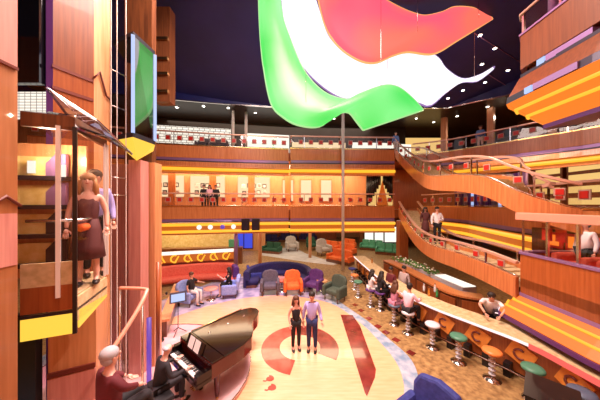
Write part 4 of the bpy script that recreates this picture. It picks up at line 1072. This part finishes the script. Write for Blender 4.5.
def person(label, loc, rz, H=1.72, sit=False, skin='skin', top='c_white', bottom='c_navy', hair='hair_dark', longhair=False, sleeves=True,
           dress=False, la=None, ra=None, lean=0.0, seat=.5, turn=0, feetz=0.0, shoes='shoe', bald=False, name='person', group=None, slim=1.0):
    """local: +x is the person's left.. faces -y ; origin on the floor below the pelvis. la / ra: (elbow, wrist) overrides"""
    s = H / 1.75
    t = thing(name, label, 'person', loc, rz, group); t.scale = (s, s, s)
    w_ = slim
    pz = seat if sit else .93
    dz = pz - .93
    def up3(y, z):  # lean the torso forwards about the pelvis
        z0 = z - .93; return (y * 1.0 - math.sin(lean) * z0, .93 + math.cos(lean) * z0 + dz)
    def T(x, y, z): a = up3(y, z); return V((x, a[0], a[1]))
    pel = T(0, 0, .95); sp = T(0, 0, 1.10); ch = T(0, .0, 1.30); nb = T(0, .01, 1.46); n2 = T(0, -.005, 1.53)
    hb = T(0, -.02, 1.585); hm = T(0, -.02, 1.66); htp = T(0, -.01, 1.72)
    J = {}
    for sx, k in ((1, 'l'), (-1, 'r')):
        J['s' + k] = T(sx * .165 * w_, .01, 1.41)
        ov = la if k == 'l' else ra
        if ov: J['e' + k], J['w' + k] = V(ov[0]), V(ov[1])
        else: J['e' + k], J['w' + k] = T(sx * .225, .03, 1.14), T(sx * .235, -.05, .90)
        J['h' + k] = V((sx * .09, 0, .90 + dz))
        if sit:
            J['k' + k] = V((sx * .11, -.42, seat + .02)); J['a' + k] = V((sx * .11, -.40, max(.08, feetz + .08)))
        else:
            J['k' + k] = V((sx * .095, -.015, .50)); J['a' + k] = V((sx * .10, .02, .08))
        J['t' + k] = J['a' + k] + V((0, -.15, -.045))
    # body: one continuous surface
    pts = [pel, sp, ch, nb, n2, hb, hm, htp]; rad = [.115 * w_, .105 * w_, .125 * w_, .06, .05, .075, .09, .06]
    ed = [(i, i + 1) for i in range(7)]
    for k in 'lr':
        b = len(pts); pts += [J['s' + k], J['e' + k], J['w' + k]]; rad += [.055, .040, .028]; ed += [(2, b), (b, b + 1), (b + 1, b + 2)]
        b = len(pts); pts += [J['h' + k], J['k' + k], J['a' + k], J['t' + k]]; rad += [.085, .055, .038, .03]; ed += [(0, b), (b, b + 1), (b + 1, b + 2), (b + 2, b + 3)]
    ch_ = [(pts, rad, ed)]
    for k, sx in (('l', 1), ('r', -1)):
        d = (J['w' + k] - J['e' + k]).normalized(); sd = d.cross(V((0, -1, .3))).normalized() * sx
        if abs(d.z) < .6: sd = d.cross(V((0, 0, 1))).normalized() * sx
        nrm = d.cross(sd).normalized()
        wq = J['w' + k]; ch_.append(([wq, wq + d * .045, wq + d * .085], [.024, .033, .028], None))
        for fi in range(4):
            o_ = sd * (.027 - .018 * fi); ln = (.064, .075, .07, .055)[fi]
            ch_.append(([wq + d * .07 + o_ * .8, wq + d * (.085 + ln * .5) + o_ - nrm * .004, wq + d * (.085 + ln) + o_ - nrm * .018], [.010, .009, .007], None))
        ch_.append(([wq + d * .03 + sd * .02, wq + d * .06 + sd * .05, wq + d * .095 + sd * .055], [.012, .010, .008], None))
    skin_mesh('body', ch_, M[skin], t)
    # face
    fwd = (T(0, -1, 1.65) - T(0, 0, 1.65)).normalized(); upv = (htp - hb).normalized(); rt = V((1, 0, 0))
    fc = hm + fwd * .078 - upv * .01
    MB().ell(fc - upv * .012 + fwd * .012, (.012, .018, .022), 8, 6).build('nose', M[skin], t)
    for sx in (-1, 1):
        MB().ell(fc + rt * (.030 * sx) + upv * .015 - fwd * .004, (.011, .008, .007), 8, 6).build('eye', M['eye'], t)
        MB().ell(hm + rt * (.083 * sx) - upv * .012 + V((0, .01, 0)), (.012, .02, .03), 8, 6).build('ear', M[skin], t)
    MB().ell(fc - upv * .052 - fwd * .004, (.022, .008, .007), 8, 6).build('mouth', M['lips'], t)
    # hair
    if not bald:
        mb = MB(); mb.ell(hm + upv * .03 + V((0, .022, 0)), (.102, .105, .09), 14, 9); mb.ell(hm + V((0, .045, -.025)), (.09, .068, .085), 14, 9)
        if longhair:
            for q in (-.06, -.02, .02, .06):
                mb.tube([hm + V((q, .05, .02)), hm + V((q * 1.4, .085, -.12)), T(q * 1.5, .10, 1.42), T(q * 1.3, .12, 1.30)], [.045, .05, .045, .02], 8)
            for sx in (-1, 1): mb.tube([hm + V((.07 * sx, .0, .03)), hm + V((.088 * sx, .0, -.08)), T(.10 * sx, -.03, 1.42)], [.03, .03, .018], 8)
        mb.build('hair', M[hair], t)
    else:
        MB().ell(hm - upv * .0 + V((0, .04, 0)), (.09, .07, .045), 12, 7).build('hair', M['hair_grey'], t)
    # clothes
    tp = [pel - V((0, 0, .06)), sp, ch, nb - V((0, 0, .03))]; tr = [.160 * w_, .145 * w_, .165 * w_, .078]; te = [(0, 1), (1, 2), (2, 3)]
    for k in 'lr':
        b = len(tp); e_ = J['e' + k]
        if sleeves == 'none':
            tp += [ch.lerp(J['s' + k], .72)]; tr += [.095 * w_]; te += [(2, b)]
            continue
        if sleeves is True:
            tp += [J['s' + k], e_, J['e' + k].lerp(J['w' + k], .93)]; tr += [.07, .054, .04]; te += [(2, b), (b, b + 1), (b + 1, b + 2)]
        else:
            tp += [J['s' + k], J['s' + k].lerp(e_, .75)]; tr += [.07, .058]; te += [(2, b), (b, b + 1)]
    skin_mesh('dress' if dress else 'shirt', [(tp, tr, te)], M[top], t)
    if dress:
        if sit:
            lp = [pel - V((0, 0, .04))] ; lr_ = [.15]; le = []
            for k in 'lr':
                b = len(lp); lp += [J['h' + k], J['k' + k]]; lr_ += [.11, .085]; le += [(0, b), (b, b + 1)]
            skin_mesh('skirt', [(lp, lr_, le)], M[top], t)
        else:
            MB().lathe((0, 0, .42), [(.22, 0), (.2, .2), (.165, .45), (.13, .62)], 18).build('skirt', M[top], t)
    else:
        lp = [pel - V((0, 0, .02))]; lr_ = [.145 * w_]; le = []
        for k in 'lr':
            b = len(lp); lp += [J['h' + k], J['k' + k], J['k' + k].lerp(J['a' + k], .93)]; lr_ += [.102, .072, .056]; le += [(0, b), (b, b + 1), (b + 1, b + 2)]
        skin_mesh('trousers', [(lp, lr_, le)], M[bottom], t)
    for k in 'lr':
        a = J['a' + k]; MB().ell(a + V((0, -.065, -.045)), (.05, .135, .045), 12, 7).build('shoe', M[shoes], t)
    return t
# couple standing in the ring
pw = W(296, 350); pm = W(312, 351)
person('woman in black vest standing on ring motif beside man in lilac shirt', pw, .25, 1.62, top='c_black', bottom='c_black', hair='hair_brown', longhair=True, sleeves='none', skin='skin_pale', slim=.88,
       ra=((-.24, .02, 1.14), (-.22, -.1, .92)))
person('man in lilac shirt standing on ring motif in dark trousers', pm, -.15, 1.76, top='c_lilac', bottom='c_navy', hair='hair_dark', la=((.24, .02, 1.12), (.30, -.12, .96)), ra=((-.24, .03, 1.15), (-.26, .0, .92)))
# couple in the lift
lw = Vector((*at(88, 3.50), z_f)); lm = Vector((*at(95, 3.92), z_f))
person('smiling woman in dark dress standing in near glass lift', lw, .65, 1.70, top='c_brown', hair='hair_blond', longhair=True, sleeves='none', dress=True, skin='skin_pale', slim=.9)
person('man in pale shirt standing behind woman in glass lift', lm, .8, 1.82, top='c_lilac', bottom='c_black', hair='hair_brown', skin='skin')
# pianist
hand = lambda x, y, z: V((x, y, z))
pp = kc - pf * .60; pp.z = stz
person('bald pianist in dark jacket seated playing the grand piano', pp, pang_ + PI, 1.76, sit=True, seat=.55, top='c_black', bottom='c_black', bald=True, skin='skin_pale', lean=.22, la=((.30, -.12, .80), (.26, -.44, .78)), ra=((-.30, -.12, .80), (-.26, -.44, .78)))
# grey haired guest in armchair at the bottom left
gp = Vector((*at(106, 2.75), 1.22))
struct(MB().box((gp.x - .3, gp.y - .2, 1.14), (1.7, 1.3, .16)), 'floor', M['tan_floor'])
struct(MB().box((gp.x - .3, gp.y - .2, .53), (1.66, 1.26, 1.06)), 'wall_landing', M['wood_dark'])
armchair(gp, PI - .5, M['wood_pink'], 'rose backed armchair under grey haired guest at bottom left', 1.0)
person('grey haired guest in maroon top seated at bottom left corner', gp + V((0, .05, 0)), PI - .5, 1.7, sit=True, seat=.60, top='c_red', bottom='c_black', hair='hair_grey', skin='skin_pale', la=((.27, -.05, .98), (.16, -.26, .84)), ra=((-.27, -.05, .98), (-.16, -.26, .84)))
# two seated guests at the left
person('guest in black top seated in left pale blue armchair', CHL + V((.06, 0, 0)), 1.3, 1.72, sit=True, seat=.60, top='c_black', bottom='c_white', hair='hair_brown', sleeves=False, la=((.26, -.2, .92), (.2, -.45, .95)))
person('guest in black dress seated in right pale blue armchair', CHR + V((-.06, 0, 0)), -1.4, 1.68, sit=True, seat=.60, top='c_black', bottom='c_black', hair='hair_dark', longhair=True, sleeves=False, skin='skin_pale', dress=True, slim=.9, la=((.26, -.2, .92), (.15, -.42, 1.05)))
# bar guests (face the bar)
def face(p, q): return math.atan2((q[1] - p[1]), (q[0] - p[0])) + PI / 2
def nearest_bar(p): return min(base, key=lambda b_: (b_.x - p[0]) ** 2 + (b_.y - p[1]) ** 2)
def bar_guest(key, label, **k):
    p = ST[key]; b_ = nearest_bar(p); r = face(p, b_)
    k.setdefault('la', ((.26, -.14, 1.12), (.16, -.40, 1.14))); k.setdefault('ra', ((-.26, -.14, 1.12), (-.16, -.40, 1.14)))
    return person(label, (p[0], p[1], 0), r, sit=True, seat=.84, feetz=.3, lean=.12, **k)
bar_guest('lilac', 'woman in white top seated at far part of bar', top='c_white', bottom='c_white', hair='hair_dark', longhair=True, sleeves=False, slim=.9, H=1.66)
bar_guest('black', 'woman in black seated at the bar with long dark hair', top='c_black', bottom='c_black', hair='hair_dark', longhair=True, slim=.9, H=1.68)
bar_guest('mauve', 'woman in mauve dress seated between woman in black and man in pink', top='c_mauve', hair='hair_brown', longhair=True, sleeves='none', dress=True, slim=.9, H=1.66, skin='skin_pale')
bar_guest('pink', 'man in pink shirt and dark trousers seated at the bar', top='c_pink', bottom='c_black', hair='hair_dark', H=1.78)
for (px, py, z, label, kw, rz) in ((404, 270, 1.55, 'bartender in grey shirt standing behind the bar facing guests', dict(top='c_grey', bottom='c_black', hair='hair_dark'), -1.0),
                                    (391, 271, 1.55, 'dark haired bartender in maroon standing behind far bar', dict(top='c_red', bottom='c_black', hair='hair_dark', skin='skin_dark'), -1.0)):
    p = W(px, py, z); person(label, (p.x, p.y, 0), rz, 1.72, **kw)
p = W(489, 305, 1.38)
person('bartender in pale shirt bending over the bar near orange canopy', (p.x + .30, p.y + .30, .1), -.65, 1.8, top='c_white', bottom='c_black', hair='hair_dark', lean=.6, sleeves=False, la=((.28, -.62, 1.28), (.16, -.82, 1.14)), ra=((-.28, -.62, 1.28), (-.16, -.82, 1.14)))
# stairs
person('man in white shirt standing on the lower staircase', (6.55, 10.75, 2.50), -.2, 1.76, top='c_white', bottom='c_black', hair='hair_dark', la=((.24, -.05, 1.15), (.05, -.22, 1.12)))
person('woman in dark dress on lower staircase beside man in white', (6.35, 11.4, 2.62), -.2, 1.62, top='c_brown', hair='hair_dark', longhair=True, dress=True, skin='skin_dark')
p = D(397, 147, 15.9)
person('person in pale blue shirt at the head of upper staircase', (p.x, 16.1, Z3), 0, 1.66, top='c_blue', bottom='c_white', hair='hair_dark')
p = D(493, 134, 16.0); pr = min(PR3, key=lambda q: (q.x - p.x) ** 2 + (q.y - p.y) ** 2)
person('person in blue and white leaning at the right wing top rail', (pr.x + .35, pr.y + .35, Z3), -.7, 1.74, top='c_blue', bottom='c_white', hair='hair_dark')
# middle gallery group by the photo wall
for i, (px, top, lb, hr_) in enumerate(((202, 'c_black', 'left person in black at the middle gallery rail', 'hair_dark'), (208, 'c_pink', 'person in pink at middle gallery rail between two in dark', 'hair_dark'), (214.5, 'c_black', 'right person in black at the middle gallery rail', 'hair_brown'))):
    p, a = wallpos(px, PL, Z2, -.55); person(lb, p, a, 1.68, top=top, bottom='c_black', hair=hr_, longhair=i == 1)
# top right balcony guest and middle balcony guests
person('guest in pale shirt behind the top right balcony rail', (6.75, 5.55, 8.2), -1.2, 1.75, top='c_white', bottom='c_navy', hair='hair_brown')
person('seated guest in red top on top right balcony', (6.95, 4.85, 8.2), -1.4, 1.7, sit=True, seat=.85, top='c_red', bottom='c_black', hair='hair_dark')
for i, (y, top, lb) in enumerate(((5.75, 'c_white', 'guest in white on the near right balcony, farther one'), (5.2, 'c_blue', 'guest in blue on the near right balcony, nearer one'))):
    person(lb, (7.3 + .1 * i, y, 2.35), -1.6, 1.62, top=top, bottom='c_black', hair='hair_dark')
# chairs behind the top gallery rail
for i, px in enumerate((200, 210, 220)):
    p, a = wallpos(px, PL, Z3, -.9); armchair(p, a, M['grey_f'], 'dark chair behind the top gallery rail, %s of three' % ['left', 'middle', 'right'][i], 1.15)
# round white lamps on the cove ledge seen above the left lounge, with two dark loudspeakers
for i, px in enumerate((200, 211, 223, 234)):
    p, a = wallpos(px, PL, 2.92, .24)
    t = thing('globe_lamp', 'small round glowing globe in front of lower left cove, %s from left' % ['first', 'second', 'third', 'fourth'][i], 'lamp', p)
    MB().ell((0, .0, .0), (.15, .15, .15)).build('globe', M['white_lit' if px != 223 else 'purple_lit'], t)
    MB().box((0, .10, .05), (.06, .22, .06)).build('bracket', M['darkmetal'], t)
for i, px in enumerate((246, 256)):
    p, a = wallpos(px, PL, 2.95, .3)
    t = thing('loudspeaker', 'black loudspeaker hung in front of the lower left cove, ' + ['left of two', 'right of two'][i], 'loudspeaker', p)
    MB().box((0, 0, .1), (.5, .22, .75)).build('cabinet', M['black'], t, bevel=.02)
    MB().box((0, -.12, .1), (.42, .02, .66)).build('grille', M['darkmetal'], t)
